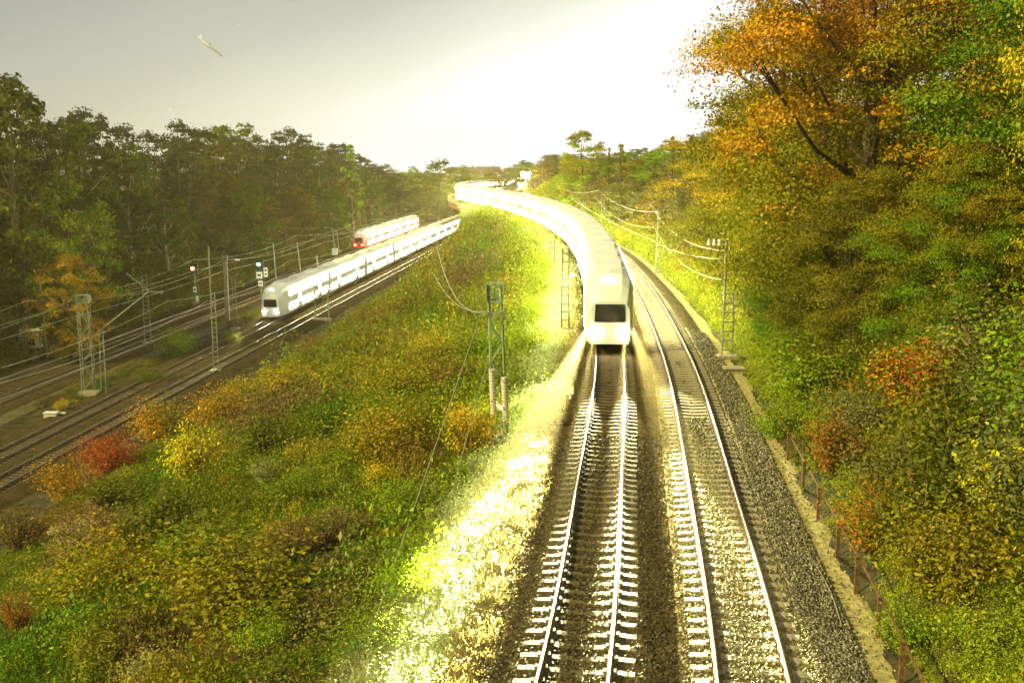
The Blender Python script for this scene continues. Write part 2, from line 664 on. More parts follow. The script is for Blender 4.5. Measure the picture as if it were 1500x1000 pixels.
# ballast of the low line
o1, z1 = subdiv([-7.5, -6.4, 2.0, 3.4], [-0.35, -0.02, -0.02, -0.35], 5)
ribbon('ballast_low', XL1, 20, 470, o1, [z + ZL - 0.03 for z in z1], M['dark_ballast'], 1.0, 0.015, 4)
o1, z1 = subdiv([-3.6, -2.6, 6.4, 7.6], [-0.35, -0.02, -0.02, -0.35], 5)
ribbon('ballast_far', XL4, 20, 470, o1, [z + ZL - 0.03 for z in z1], M['dark_ballast'], 1.0, 0.015, 5)
ribbon('service_path', XL1, 30, 470, [-11.6, -10.2, -9.2], [ZL - 0.22, ZL - 0.18, ZL - 0.21], mat('worn_path', (0.10, 0.085, 0.04), 0.95, var=0.3, vscale=2, bump=0.5), 1.0, 0.01, 6, 0.4)


# ------------------------------------------------------------------ tracks
def rail_mesh(fx, y0, y1, off, z, name):
    """flat-bottomed rail: polished head, rusty web and foot"""
    prof = [(-.072, -.17), (.072, -.17), (.07, -.155), (.012, -.14), (.012, -.04), (.034, -.032), (.036, -.006), (.028, 0), (-.028, 0), (-.036, -.006), (-.034, -.032), (-.012, -.04), (-.012, -.14), (-.07, -.155)]
    k = len(prof)
    cols = []
    for a, b in prof:
        P, _ = curve_pts(fx, y0, y1, off + a, 1.5, z + b)
        cols.append(P)
    A = np.stack(cols, 1)
    n = len(A)
    ii = np.arange(n - 1)[:, None] * k
    jj = np.arange(k)[None]
    jn = (jj + 1) % k
    F = np.stack([(ii + jj).ravel(), (ii + jn).ravel(), (ii + jn + k).ravel(), (ii + jj + k).ravel()], 1)
    mi = np.tile(np.array([0 if j in (6, 7, 8) else 1 for j in range(k)]), n - 1)
    return mesh_np(name, A.reshape(-1, 3), F, [M['rail_head'], M['rail_web']], mat_idx=mi)


def sleeper_mesh(m, name, old=False):
    mb = MB()
    b = 0.13
    xs = [-1.3, -0.95, -0.55, 0, 0.55, 0.95, 1.3]
    zs = [0.0, 0.025, 0.005, -0.03, 0.005, 0.025, 0.0]
    if old:
        zs = [0.0] * 7
    for x, z in zip(xs, zs):
        for y, zz in ((-b, -0.16), (-b * 0.8, z), (b * 0.8, z), (b, -0.16)):
            mb.v.append(Vector((x, y, zz - 0.02)))
    for i in range(6):
        for j in range(3):
            mb.f.append([i * 4 + j, i * 4 + j + 1, i * 4 + j + 5, i * 4 + j + 4][::-1])
            mb.m.append(0)
    mb.f.append([0, 1, 2, 3][::-1])
    mb.f.append([24, 25, 26, 27])
    mb.m += [0, 0]
    for s in (-1, 1):               # rail clips
        for t in (-1, 1):
            mb.box((s * 0.753 + t * 0.11, 0, 0.03), (0.07, 0.16, 0.05), mi=1)
    me = bpy.data.meshes.new(name)
    me.from_pydata([tuple(v) for v in mb.v], [], mb.f)
    me.materials.append(m)
    me.materials.append(M['rust'])
    me.polygons.foreach_set('material_index', mb.m)
    return me


def track(fx, y0, y1, z, vis0, label, group, smesh, pitch=0.62, n_individual=100):
    root = empty('railway_track', (0, 0, 0), label, 'railway track', group)
    for s in (-1, 1):
        link('rail', rail_mesh(fx, y0, y1, s * 0.753, z + 0.17, 'rail'), root)
    P, s = curve_pts(fx, y0, y1, 0, 0.5, z)
    S = np.arange(pitch, s[-1] - 1, pitch)
    X = np.interp(S, s, P[:, 0])
    Y = np.interp(S, s, P[:, 1])
    dX = np.interp(S + 0.1, s, P[:, 0]) - X
    dY = np.interp(S + 0.1, s, P[:, 1]) - Y
    A = np.arctan2(dY, dX) - math.pi / 2
    first = np.searchsorted(Y, vis0)
    rng = np.random.default_rng(3)
    sv = np.array([tuple(v.co) for v in smesh.vertices])
    rest = [i for i in range(len(S)) if not first <= i < first + n_individual]
    for i in range(first, min(first + n_individual, len(S))):
        o = link('sleeper', smesh, root)
        o.location = (X[i], Y[i], z + rng.uniform(-.006, .006))
        o.rotation_euler = (0, 0, A[i] + rng.uniform(-.012, .012))
    # every other sleeper in one mesh
    VV, FF, MI = [], [], []
    n = len(sv)
    faces = [list(p.vertices) for p in smesh.polygons]
    mi0 = [p.material_index for p in smesh.polygons]
    k = 0
    for i in rest:
        c, s_ = math.cos(A[i]), math.sin(A[i])
        VV.append(np.stack([sv[:, 0] * c - sv[:, 1] * s_ + X[i], sv[:, 0] * s_ + sv[:, 1] * c + Y[i], sv[:, 2] + z], 1))
        FF += [[v + k * n for v in f] for f in faces]
        MI += mi0
        k += 1
    me = bpy.data.meshes.new('sleepers')
    VV = np.concatenate(VV)
    me.vertices.add(len(VV))
    me.vertices.foreach_set('co', VV.astype(np.float32).ravel())
    F4 = np.array(FF, np.int32)
    me.loops.add(F4.size)
    me.loops.foreach_set('vertex_index', F4.ravel())
    me.polygons.add(len(F4))
    me.polygons.foreach_set('loop_start', np.arange(len(F4), dtype=np.int32) * 4)
    me.polygons.foreach_set('loop_total', np.full(len(F4), 4, np.int32))
    for m_ in smesh.materials:
        me.materials.append(m_)
    me.polygons.foreach_set('material_index', np.array(MI, np.int32))
    me.update(calc_edges=True)
    tag(link('sleepers', me, root), kind='stuff')
    return root


def XLn(Y):
    P, _ = curve_pts(XR, -38, 560, -SP, 0.5)
    return np.interp(Y, P[:, 1], P[:, 0])


new_sleeper = sleeper_mesh(M['concrete'], 'sleeper')
old_sleeper = sleeper_mesh(M['old_sleeper'], 'old_sleeper', True)
brown_sleeper = sleeper_mesh(mat('browned_sleeper', (0.13, 0.10, 0.048), 0.9, var=0.35, vscale=5, bump=0.4), 'browned_sleeper')
track(XR, 4, 500, 0, 18, 'near curving track on pale concrete sleepers beside the sandy path', 'curving tracks below the bridge', new_sleeper)
track(XLn, 4, 500, 0, 18, 'near curving track on browned sleepers that the white train stands on', 'curving tracks below the bridge', brown_sleeper)
track(XL1, 30, 470, ZL, 58, 'low straight track at the foot of the overgrown bank', 'straight tracks in the cutting', old_sleeper)
track(XL2, 30, 470, ZL, 62, 'low straight track that the lit white train in the cutting stands on', 'straight tracks in the cutting', old_sleeper)
track(XL3, 30, 470, ZL, 75, 'low empty straight track running just behind the lattice mast row', 'straight tracks in the cutting', old_sleeper)
track(XL4, 30, 470, ZL, 80, 'low straight track nearest the dark wood, with the red train on it', 'straight tracks in the cutting', old_sleeper)


# ------------------------------------------------------------------ the railway bridge where the curve crosses the low line
def bridge():
    P, s = curve_pts(XR, 262, 345, -SP / 2, 1.0, 0)
    root = empty('railway_bridge', (0, 0, 0), 'low railway bridge carrying the curve over the straight tracks', 'bridge')
    deck = MB()
    for i in range(0, len(P) - 4, 4):
        a, b = Vector(P[i]), Vector(P[i + 4])
        d = b - a
        ang_ = math.atan2(d.y, d.x)
        rot = Matrix.Rotation(ang_, 3, 'Z')
        deck.box((a + b) / 2 + Vector((0, 0, -0.95)), (d.length + 0.05, 9.4, 0.7), rot)
    deck.build('deck', M['brick'], root)
    for sgn in (-1, 1):
        gd, rl = MB(), MB()
        Q, _ = curve_pts(XR, 262, 345, -SP / 2 + sgn * 4.9, 1.0, 0)
        for i in range(0, len(Q) - 4, 4):
            a, b = Vector(Q[i]), Vector(Q[i + 4])
            d = b - a
            rot = Matrix.Rotation(math.atan2(d.y, d.x), 3, 'Z')
            gd.box((a + b) / 2 + Vector((0, 0, -0.75)), (d.length + 0.06, 0.3, 1.5), rot)
            rl.bar(a + Vector((0, 0, 0)), a + Vector((0, 0, 1.1)), 0.06)
            rl.bar(a + Vector((0, 0, 1.1)), b + Vector((0, 0, 1.1)), 0.06)
            rl.bar(a + Vector((0, 0, 0.55)), b + Vector((0, 0, 0.55)), 0.04)
        gd.build('girder', M['rust'], root)
        rl.build('railing', M['green_steel'], root)
    for Y, dx in ((266, 0), (341, 0)):
        a = MB()
        x = float(XR(Y)) - SP / 2
        a.box((x, Y, -5.9), (13, 2.4, 9.2))
        a.box((x, Y, -1.42), (13.4, 2.8, 0.24))
        a.build('abutment', M['brick'], root)
    for Y in (290, 316):
        a = MB()
        x = float(XL1(Y)) + 2.6
        for k in range(-1, 2):
            a.box((x + k * 0.0 + 0.2, Y + k * 2.5, -5.8), (0.7, 0.9, 8.8))
        a.box((x + 0.2, Y, -1.5), (1.1, 7, 0.4))
        a.build('pier', M['brick'], root)


bridge()


# ------------------------------------------------------------------ trains (at rest)
PROF = [(-1.36, 0.45), (-1.42, 0.8), (-1.45, 2.3), (-1.42, 3.65), (-1.20, 4.15), (-0.75, 4.42), (0, 4.5), (0.75, 4.42), (1.20, 4.15), (1.42, 3.65), (1.45, 2.3), (1.42, 0.8), (1.36, 0.45)]


def car_shell(L, nose, paint, roofm):
    st = [(-L / 2, 1, 1, 0)]
    if nose:
        st += [(L / 2 - 3.2, 1, 1, 0), (L / 2 - 1.6, 0.97, 0.97, 0), (L / 2 - 0.6, 0.90, 0.84, 0), (L / 2, 0.80, 0.62, 0)]
    else:
        st += [(L / 2, 1, 1, 0)]
    mb = MB()
    k = len(PROF)
    for x, sy, sz, _ in st:
        for a, b in PROF:
            mb.v.append(Vector((x, a * sy, 0.45 + (b - 0.45) * sz)))
    for i in range(len(st) - 1):
        for j in range(k - 1):
            mb.f.append([i * k + j, (i + 1) * k + j, (i + 1) * k + j + 1, i * k + j + 1])
            mb.m.append(1 if 4 <= j <= 7 else 0)
        mb.f.append([i * k + k - 1, (i + 1) * k + k - 1, (i + 1) * k, i * k])
        mb.m.append(0)
    mb.f.append([j for j in range(k)])
    mb.f.append([(len(st) - 1) * k + j for j in range(k)][::-1])
    mb.m += [0, 0]
    # roof gear
    for x0 in (-L * 0.3, 0.0, L * 0.28):
        mb.box((x0, 0, 4.54), (3.4, 1.5, 0.2), mi=1)
    for x0 in np.arange(-L / 2 + 1.2, L / 2 - 3.4, 0.9):
        mb.box((float(x0), 0, 4.49), (0.07, 2.0, 0.05), mi=1)
    me = bpy.data.meshes.new('carriage')
    me.from_pydata([tuple(v) for v in mb.v], [], mb.f)
    me.materials.append(paint)
    me.materials.append(roofm)
    me.polygons.foreach_set('material_index', mb.m)
    me.update()
    return me


def simple_mesh(name, mb, mats):
    me = bpy.data.meshes.new(name)
    me.from_pydata([tuple(v) for v in mb.v], [], mb.f)
    for m_ in mats:
        me.materials.append(m_)
    me.polygons.foreach_set('material_index', mb.m)
    me.update()
    return me


W_MESH = simple_mesh('window', MB().box((0, 0, 0), (1.8, 0.07, 0.95)), [M['lit_window']])
W_DIM = simple_mesh('window', MB().box((0, 0, 0), (1.8, 0.07, 0.95)), [M['dim_window']])
D_MESH = simple_mesh('door', MB().box((-0.36, 0, 0), (0.68, 0.05, 2.1)).box((0.36, 0, 0), (0.68, 0.05, 2.1)).box((-0.36, 0, 0.35), (0.42, 0.08, 1.0), mi=1).box((0.36, 0, 0.35), (0.42, 0.08, 1.0), mi=1), [M['cream'], M['lit_window']])
bg_ = MB()
for sx in (-1.25, 1.25):
    for sy in (-0.75, 0.75):
        bg_.tube([(sx, sy - 0.06, 0.62), (sx, sy + 0.06, 0.62)], 0.45, 16)
for sy in (-1.0, 1.0):
    bg_.box((0, sy, 0.62), (3.4, 0.14, 0.35))
bg_.box((0, 0, 0.7), (0.8, 1.9, 0.3))
B_MESH = simple_mesh('bogie', bg_, [M['dark_steel']])


def train(name, fx, y0, n, z, paint, roofm, label, wmesh=None, L=25.6, tail=False):
    W_ = wmesh or W_MESH
    root = empty(name, (float(fx(y0)), y0, z), label, 'train')
    root_loc = Vector(root.location)
    P, s = curve_pts(fx, y0, y0 + n * 31 + 40, 0, 0.5, z)
    shells = {}
    front = None
    for c in range(n):
        s0, s1 = c * (L + 0.7), c * (L + 0.7) + L
        a = Vector((np.interp(s0, s, P[:, 0]), np.interp(s0, s, P[:, 1]), z + 0.17))
        b = Vector((np.interp(s1, s, P[:, 0]), np.interp(s1, s, P[:, 1]), z + 0.17))
        nose = c in (0, n - 1)
        if nose not in shells:
            shells[nose] = car_shell(L, nose, paint, roofm)
        # local +x is the nose end
        d = (a - b) if c == 0 else (b - a)
        car = link('carriage', shells[nose], root)
        car.location = (a + b) / 2 - root_loc
        car.rotation_euler = (0, 0, math.atan2(d.y, d.x))
        x_end = L / 2 - (4.2 if nose else 1.4)
        xs = np.arange(-L / 2 + 1.4, x_end, 2.15)
        doors = (len(xs) // 4, 3 * len(xs) // 4)
        for i, x in enumerate(xs):
            for sy in (-1, 1):
                if i in doors:
                    o = link('door', D_MESH, car)
                    o.location = (float(x), sy * 1.44, 1.6)
                    o = link('window', W_, car)
                    o.location = (float(x), sy * 1.435, 3.25)
                else:
                    o = link('window', W_, car)
                    o.location = (float(x), sy * 1.43, 1.35)
                    o = link('window', W_, car)
                    o.location = (float(x), sy * 1.435, 3.25)
        for sx in (-1, 1):
            o = link('bogie', B_MESH, car)
            o.location = (sx * (L / 2 - 4.2), 0, -0.17)
        if nose:
            w = MB()
            for x_, y_, z_ in ((L / 2, 0.88, 1.75), (L / 2 + 0.0, 0.84, 2.7), (L / 2 - 0.56, 0.78, 3.62)):
                for sg in (-1, 1):
                    w.v.append(Vector((x_ + 0.04, sg * y_, z_)))
                    w.v.append(Vector((x_ - 0.06, sg * y_, z_)))
            for k_ in (0, 4):
                w.f += [[k_ + 0, k_ + 2, k_ + 6, k_ + 4], [k_ + 1, k_ + 5, k_ + 7, k_ + 3], [k_ + 0, k_ + 4, k_ + 5, k_ + 1], [k_ + 2, k_ + 3, k_ + 7, k_ + 6]]
            w.f += [[0, 1, 3, 2], [8, 10, 11, 9]]
            w.m = [0] * len(w.f)
            link('windscreen', simple_mesh('windscreen', w, [M['dark_glass']]), car)
            lampm = M['tail'] if (tail and c == 0) or (not tail and c == n - 1) else M['headlight']
            nm = 'tail_light' if lampm == M['tail'] else 'headlight'
            for (ly, lz) in ((-0.85, 1.15), (0.85, 1.15), (0, 3.95)):
                lm = MB().tube([(L / 2 - 0.15 if lz < 2 else L / 2 - 1.5, ly, lz), (L / 2 + 0.06 if lz < 2 else L / 2 - 0.9, ly, lz)], 0.16, 14)
                lm.build(nm, lampm, car)
            if c == 0:
                front = (Vector(a), (a - b).normalized())
    return root, front


FRONT_Y = 60
near_train, near_front = train('passenger_train', XLn, FRONT_Y, 13, 0, M['white'], M['white'], 'long white train with lit windows coming round the near curve')
low_train, low_front = train('passenger_train', XL2, 139, 8, ZL, M['white'], M['white'], 'white train with bright headlights on the low straight line in the cutting', W_DIM)
red_train, red_front = train('passenger_train', XL4, 252, 3, ZL, M['red'], M['white'], 'short red train with lit windows and red tail lights by the wood', W_DIM, tail=True)


def beam(owner, p, target, watts, size, blend=0.6, radius=0.12, col=(1.0, 0.97, 0.52)):
    d = bpy.data.lights.new('train_front_spot', 'SPOT')
    d.energy = watts
    d.spot_size = R(size)
    d.spot_blend = blend
    d.shadow_soft_size = radius
    d.color = col
    o = bpy.data.objects.new('train_front_spot', d)
    COL.objects.link(o)
    o.parent = owner
    o.location = Vector(p) - owner.location
    o.rotation_euler = (Vector(p) - Vector(target)).to_track_quat('Z', 'Y').to_euler()
    return o


fp, fd = near_front
side = Vector((-fd.y, fd.x, 0))
if side.x > 0:
    side = -side
# added spots, toed out, to brighten the left grass and the empty right track
SPOT_L = fp + fd * 0.8 + side * 1.2 + Vector((0, 0, 1.6))
SPOT_R = fp + fd * 0.8 - side * 1.2 + Vector((0, 0, 1.6))
beam(near_train, SPOT_L, Vector((float(XLn(20)) - 3.6, 20, -0.4)), 8000000, 5.6, 0.55)
beam(near_train, SPOT_L, Vector((float(XLn(46)) - 4.3, 46, -0.4)), 60000, 17, 0.6)
beam(near_train, SPOT_R, Vector((float(XR(20)) + 0.3, 20, 0)), 2600000, 5.4, 0.6, 0.12, (1.0, 0.93, 0.40))
beam(near_train, SPOT_R, Vector((float(XR(42)) + 0.6, 42, 0)), 50000, 15, 0.7)
# narrow spots added to lay bright bands along the train's own rails
for sg, lp in ((-1, SPOT_L), (1, SPOT_R)):
    lamp = fp + fd * 0.6 - side * (0.85 * sg) + Vector((0, 0, 1.45))
    beam(near_train, lamp, Vector((float(XLn(20)) + sg * 0.85, 20, 0)), 3600000, 2.1 if sg < 0 else 2.7, 0.9, 0.05)
    beam(near_train, lamp, Vector((float(XLn(44)) + sg * 0.85, 44, 0)), 220000, 5.4 if sg < 0 else 6.4, 1.0, 0.05)
fp2, fd2 = low_front
beam(low_train, fp2 + fd2 * 0.6 + Vector((0, 0, 1.6)), Vector((float(XL1(104)) - 1.0, 104, ZL)), 160000, 8, 0.7)

# ------------------------------------------------------------------ masts, poles and wires
def lean_to(base, px, py):
    """height of the mast whose top the photograph shows at row py"""
    t = atY(px, py, base.y)
    return t.z - base.z


def ladder_mast(base, h, w0, w1, label, group, m='steel', rungs=0.55, arm=0, arm_z=0.8, rz=0, lattice_h=None, cat='lattice mast'):
    """two channel legs joined by flat battens, on a concrete foot; optional tube arm with insulators"""
    root = empty('catenary_mast', base, label, cat, group, rz)
    MB().box((0, 0, 0.05), (w0 + 0.5, 0.8, 0.5)).build('footing', M['concrete'], root)
    hl = lattice_h or h
    for s in (-1, 1):
        l = MB()
        l.tube([(s * w0 / 2, 0, 0.2), (s * w1 / 2, 0, hl)], 0.055, 4)
        l.build('leg', M[m], root)
    b = MB()
    for z in np.arange(0.6, hl, rungs):
        w = w0 + (w1 - w0) * z / hl
        b.box((0, 0.06, float(z)), (w, 0.03, 0.07))
        b.box((0, -0.06, float(z)), (w, 0.03, 0.07))
    b.build('lacing', M[m], root)
    if lattice_h:
        MB().tube([(-w1 / 2, 0, hl - 1.0), (-w1 / 2, 0, h)], 0.07, 6).build('pole_top', M[m], root)
    if arm:
        a = MB()
        z = h * arm_z
        a.tube([(0, 0, z), (arm * 0.95, 0, z + 0.9)], 0.045, 6)
        a.tube([(0, 0, z + 1.5), (arm, 0, z + 1.0)], 0.03, 6)
        a.tube([(arm * 0.55, 0, z + 0.5), (arm * 1.05, 0, z - 0.15)], 0.025, 6)
        a.build('cantilever_arm', M[m], root)
        i = MB()
        for k in range(4):
            i.tube([(0.25 * (1 if arm > 0 else -1) + k * 0.09 * (1 if arm > 0 else -1), 0, z + 0.05 + k * 0.045), ((0.29 + k * 0.09) * (1 if arm > 0 else -1), 0, z + 0.07 + k * 0.045)], 0.09, 8)
        i.build('insulator', M['white'], root)
    return root


def lattice_tower(base, h, w0, w1, label, group=None, m='green_steel', weights=True, depth=0.55):
    root = empty('lattice_mast', base, label, 'lattice mast', group)
    MB().box((0, 0, 0.0), (w0 + 0.6, depth + 0.6, 0.7)).build('footing', M['concrete'], root)
    for sx in (-1, 1):
        for sy in (-1, 1):
            MB().tube([(sx * w0 / 2, sy * depth / 2, 0.2), (sx * w1 / 2, sy * depth / 2, h)], 0.05, 4).build('leg', M[m], root)
    br = MB()
    n = int(h / max(0.8, w0 * 1.1))
    for i in range(n):
        za, zb = 0.4 + (h - 0.5) * i / n, 0.4 + (h - 0.5) * (i + 1) / n
        wa, wb = w0 + (w1 - w0) * za / h, w0 + (w1 - w0) * zb / h
        s = 1 if i % 2 else -1
        for sy in (-1, 1):
            br.bar((s * wa / 2, sy * depth / 2, za), (-s * wb / 2, sy * depth / 2, zb), 0.05)
        for sx in (-1, 1):
            br.bar((sx * wa / 2, -s * depth / 2, za), (sx * wb / 2, s * depth / 2, zb), 0.04)
    br.build('bracing', M[m], root)
    hd = MB()
    hd.box((0, 0, h), (w1 + 0.16, depth + 0.1, 0.07)).box((0, 0, h - 0.7), (w1 + 0.1, depth + 0.1, 0.07))
    hd.bar((-w1 / 2, -depth / 2, h - 0.7), (w1 / 2, -depth / 2, h), 0.06).bar((w1 / 2, -depth / 2, h - 0.7), (-w1 / 2, -depth / 2, h), 0.06)
    for sx in (-1, 1):
        hd.box((sx * (w1 / 2 + 0.08), 0, h - 0.35), (0.06, depth + 0.2, 0.7))
    hd.build('head_frame', M[m], root)
    if weights:
        for k, sx in enumerate((-0.22, 0.27)):
            wt_ = MB()
            z0 = 1.0 + (0.0 if k else 0.35)
            for j in range(16):
                wt_.tube([(sx, -depth / 2 - 0.35, z0 + j * 0.125), (sx, -depth / 2 - 0.35, z0 + j * 0.125 + 0.10)], 0.13, 12)
            wt_.build('balance_weight', M['plaster'], root)
            MB().tube([(sx, -depth / 2 - 0.35, z0 + 2.3), (sx, -depth / 2 - 0.35, h - 1.2)], 0.02, 5).build('weight_rope', M['wire'], root)
            MB().tube([(sx, -depth / 2 - 0.42, h - 1.2), (sx, -depth / 2 - 0.28, h - 1.2)], 0.13, 18).build('pulley', M['steel'], root)
    return root


def gz(x, y):
    return float(ground_z(x, y))


def on_ground(px, py, guess=0.0):
    """where the ground is that the photograph shows at px, py"""
    z = guess
    for _ in range(40):
        p = at(px, py, z)
        z = 0.5 * z + 0.5 * gz(p.x, p.y)
    p = at(px, py, z)
    return Vector((p.x, p.y, gz(p.x, p.y)))


MT = 'masts in the cutting'
b = at(131, 578, -10.2)
lattice_tower(b, lean_to(b, 123, 432), 1.1, 0.95, 'broad double lattice mast beside the small yellow shrub and pale slab', MT, 'steel', False)
arm = empty('cross_span_arm', b + Vector((1.0, 0.3, 0.1)), 'long lattice arm frame reaching over the tracks from the broad double mast', 'cantilever')
hM = lean_to(b, 123, 432)
MB().bar((0, 0, 0), (0.15, 0, hM * 0.66), 0.09).bar((0.45, 0, 0), (0.5, 0, hM * 0.66), 0.09).build('post', M['steel'], arm)
MB().tube([(0.1, 0, hM * 0.62), (4.9, 0.2, hM * 1.02), (6.1, 0.2, hM * 1.0)], 0.06, 6).tube([(4.9, 0.2, hM * 1.02), (2.9, 0.2, hM * 1.2)], 0.045, 6).tube([(3.0, 0.2, hM * 0.98), (6.2, 0.3, hM * 1.02)], 0.03, 6).build('cantilever_arm', M['steel'], arm)
b = at(70, 522, -10.0)
p = empty('wooden_pole', b, 'slim pale pole standing alone near the signal cabinet', 'pole', MT)
MB().tube([(0, 0, -0.3), (-0.25, 0, lean_to(b, 62, 411))], [0.14, 0.09], 8).build('shaft', M['steel'], p)
MB().tube([(-0.25, 0, lean_to(b, 62, 411)), (-0.25, 0, lean_to(b, 62, 411) + 0.25)], 0.16, 8).build('cap', M['steel'], p)
b = at(217, 504, -10.2)
ladder_mast(b, lean_to(b, 210, 403), 0.75, 0.5, 'pale ladder-like mast standing against the tracks in front of the autumn shrubs', MT, 'steel', 0.5, 0, 0.8, 0.1)
b = at(317, 545, -10.2)
ladder_mast(b, lean_to(b, 303, 361), 0.5, 0.4, 'tall thin mast with a lattice lower half beside the bright rails', MT, 'steel', 0.5, lattice_h=lean_to(b, 307, 428), cat='tall mast')
b = at(337, 470, -10.2)
h = lean_to(b, 329, 382)
root = empty('concrete_mast', b, 'wide concrete mast with a square head next to the red signal', 'mast', MT)
MB().box((-0.3, 0, h / 2), (0.5, 0.4, h)).build('shaft', M['concrete'], root)
MB().box((-0.35, 0, h + 0.35), (0.8, 0.5, 0.75)).box((-0.35, -0.28, h + 0.35), (0.4, 0.05, 0.4)).build('head', M['steel'], root)
MB().tube([(0, 0, h + 0.1), (1.4, 0, h + 0.15)], 0.05, 6).tube([(0, 0, h * 0.7), (1.5, 0, h * 0.78)], 0.05, 6).build('cantilever_arm', M['steel'], root)
MB().tube([(1.0, 0, h + 0.14), (1.6, 0, h + 0.14)], 0.12, 8).build('insulator', M['white'], root)
b2 = at(345, 483, -10.2)
ladder_mast(b2, lean_to(b2, 337, 407), 0.55, 0.4, 'short ladder mast standing just right of the wide concrete mast', MT, 'steel', 0.45)
for (bx_, by_, tx, ty, lab, arm_) in ((405, 414, 402, 356, 'thin lamp pole with a short arm to the left, nearest the green signal', -1.6), (442, 412, 437, 357, 'plain thin pole between the two armed lamp poles', 0),
                                (491, 374, 488, 334, 'small pole with an arm to the left and a pale box at its foot', -1.7), (497, 370, 494, 339, 'bare slim pole directly beside the pole with the pale box', 0), (466, 410, 465, 375, 'low dark post in front of the headlit train', 0)):
    b = at(bx_, by_, -10.1)
    h = lean_to(b, tx, ty)
    p = empty('lamp_pole', b, lab, 'pole', MT)
    top = (tx - bx_) * b.y / F_PX
    MB().tube([(0, 0, -0.3), (top, 0, h)], [0.16, 0.10], 8).build('shaft', M['steel'], p)
    if arm_:
        MB().tube([(top, 0, h), (top + arm_, 0, h + 0.1)], 0.06, 6).box((top + arm_, 0, h + 0.05), (0.6, 0.25, 0.15)).build('arm', M['steel'], p)
    else:
        MB().box((top, 0, h), (0.3, 0.3, 0.2)).build('cap', M['steel'], p)
    if bx_ == 491:
        MB().box((0, -0.4, 0.8), (1.2, 0.5, 1.3)).box((0, -0.4, 1.5), (1.35, 0.65, 0.1)).build('equipment_box', M['white'], p)
# block the gap in the train lights: mast in front of the low train
b = at(472, 470, -10.2)
lattice_tower(b, lean_to(b, 470, 425), 1.9, 1.7, 'squat broad lattice mast standing in front of the lit low train', MT, 'green_steel', False)


def signal(base, h, label, lamp, boards):
    root = empty('railway_signal', base, label, 'railway signal', 'colour light signals in the cutting')
    MB().box((0, 0, 0.2), (0.7, 0.7, 0.5)).build('footing', M['concrete'], root)
    MB().tube([(0, 0, 0.2), (0, 0, h)], 0.09, 8).build('post', M['steel'], root)
    MB().box((0, 0, h + 0.1), (1.05, 0.16, 1.7)).box((0, -0.16, h + 0.62), (0.4, 0.3, 0.03)).build('signal_head', M['black'], root)
    MB().tube([(-0.2, -0.08, h + 0.3), (-0.2, -0.2, h + 0.3)], 0.24, 14).build('signal_lamp', M[lamp], root)
    lad = MB()
    for s in (-0.18, 0.18):
        lad.bar((s + 0.45, 0, 0.2), (s + 0.3, 0, h - 0.2), 0.035)
    for z in np.arange(0.6, h - 0.3, 0.4):
        lad.bar((0.25, 0, float(z)), (0.62, 0, float(z)), 0.03)
    lad.build('ladder', M['steel'], root)
    for (dx, z, w, hh, kind) in boards:
        bd = MB().box((dx, -0.14, z), (w, 0.04, hh), mi=0)
        if kind == 'bars':
            bd.box((dx, -0.17, z + hh * 0.22), (w * 0.5, 0.03, hh * 0.22), mi=1).box((dx, -0.17, z - hh * 0.22), (w * 0.5, 0.03, hh * 0.22), mi=1)
        elif kind == 'stripe':
            bd.box((dx, -0.17, z), (w * 0.55, 0.03, hh * 0.3), mi=1)
        bd.build('board', [M['white'], M['black']], root)
    return root


b = at(287, 446, -10.2)
h = lean_to(b, 286, 396)
signal(b, h, 'signal showing red at the edge of the wood', 'red_lamp', [(0.0, h * 0.45, 0.5, 0.8, 'stripe'), (0.3, 0.9, 0.35, 0.8, None)])
b = at(383, 440, -10.2)
h = lean_to(b, 380, 390)
signal(b, h, 'signal showing green in front of the headlit low train', 'green_lamp', [(-0.15, h - 1.35, 0.9, 1.0, 'stripe'), (0.85, h - 0.9, 0.6, 1.4, 'bars'), (0, h * 0.5, 0.7, 0.8, 'stripe')])
for (px, py) in ((738, 277), (708, 279)):
    q = atY(px, py, 372 if px == 738 else 352)
    zb = -0.5
    s_ = empty('railway_signal', (q.x, q.y, zb), 'tiny distant red signal, %s beyond the far bend' % ('the right one' if px == 738 else 'the left one'), 'railway signal', 'distant red signals')
    MB().tube([(0, 0, 0), (0, 0, q.z - zb)], 0.1, 6).build('post', M['steel'], s_)
    MB().box((0, 0.1, q.z - zb), (1.1, 0.15, 1.8)).build('signal_head', M['black'], s_)
    MB().tube([(0, 0, q.z - zb), (0, -0.12, q.z - zb)], 0.42, 12).build('signal_lamp', M['red_lamp'], s_)

# cabinet, slab, small boxes
b = at(47, 519, -9.9)
c = empty('signal_cabinet', b, 'cream equipment cabinet with a dark opening among the green shrubs', 'cabinet')
MB().box((0, 0, 0.35), (0.9, 0.7, 0.8)).build('plinth', M['concrete'], c)
MB().box((0, 0, 1.7), (2.1, 1.2, 1.9)).build('housing', M['cream'], c)
MB().box((0.25, -0.62, 1.5), (0.8, 0.05, 0.7)).build('vent_panel', M['black'], c)
MB().box((0.1, 0, 2.72), (2.4, 1.4, 0.14)).build('lid', M['white'], c)
b = at(75, 611, -10.2)
c = empty('concrete_trough', b, 'pale concrete cable box lying beside the low tracks', 'cable box')
MB().box((0, 0, 0.2), (1.0, 0.6, 0.4)).build('body', M['plaster'], c)
MB().box((0, 0, 0.43), (1.1, 0.7, 0.06)).build('lid', M['white'], c)
MB().box((0.75, 0.3, 0.3), (0.7, 0.25, 0.1)).build('cover_plate', M['plaster'], c)
b = on_ground(1075, 547, 0)
c = empty('drain_box', b, 'low concrete box with a grey lid at the foot of the right-hand mast', 'concrete box')
MB().box((0, 0, 0.1), (1.0, 0.7, 0.4)).build('body', M['concrete'], c)
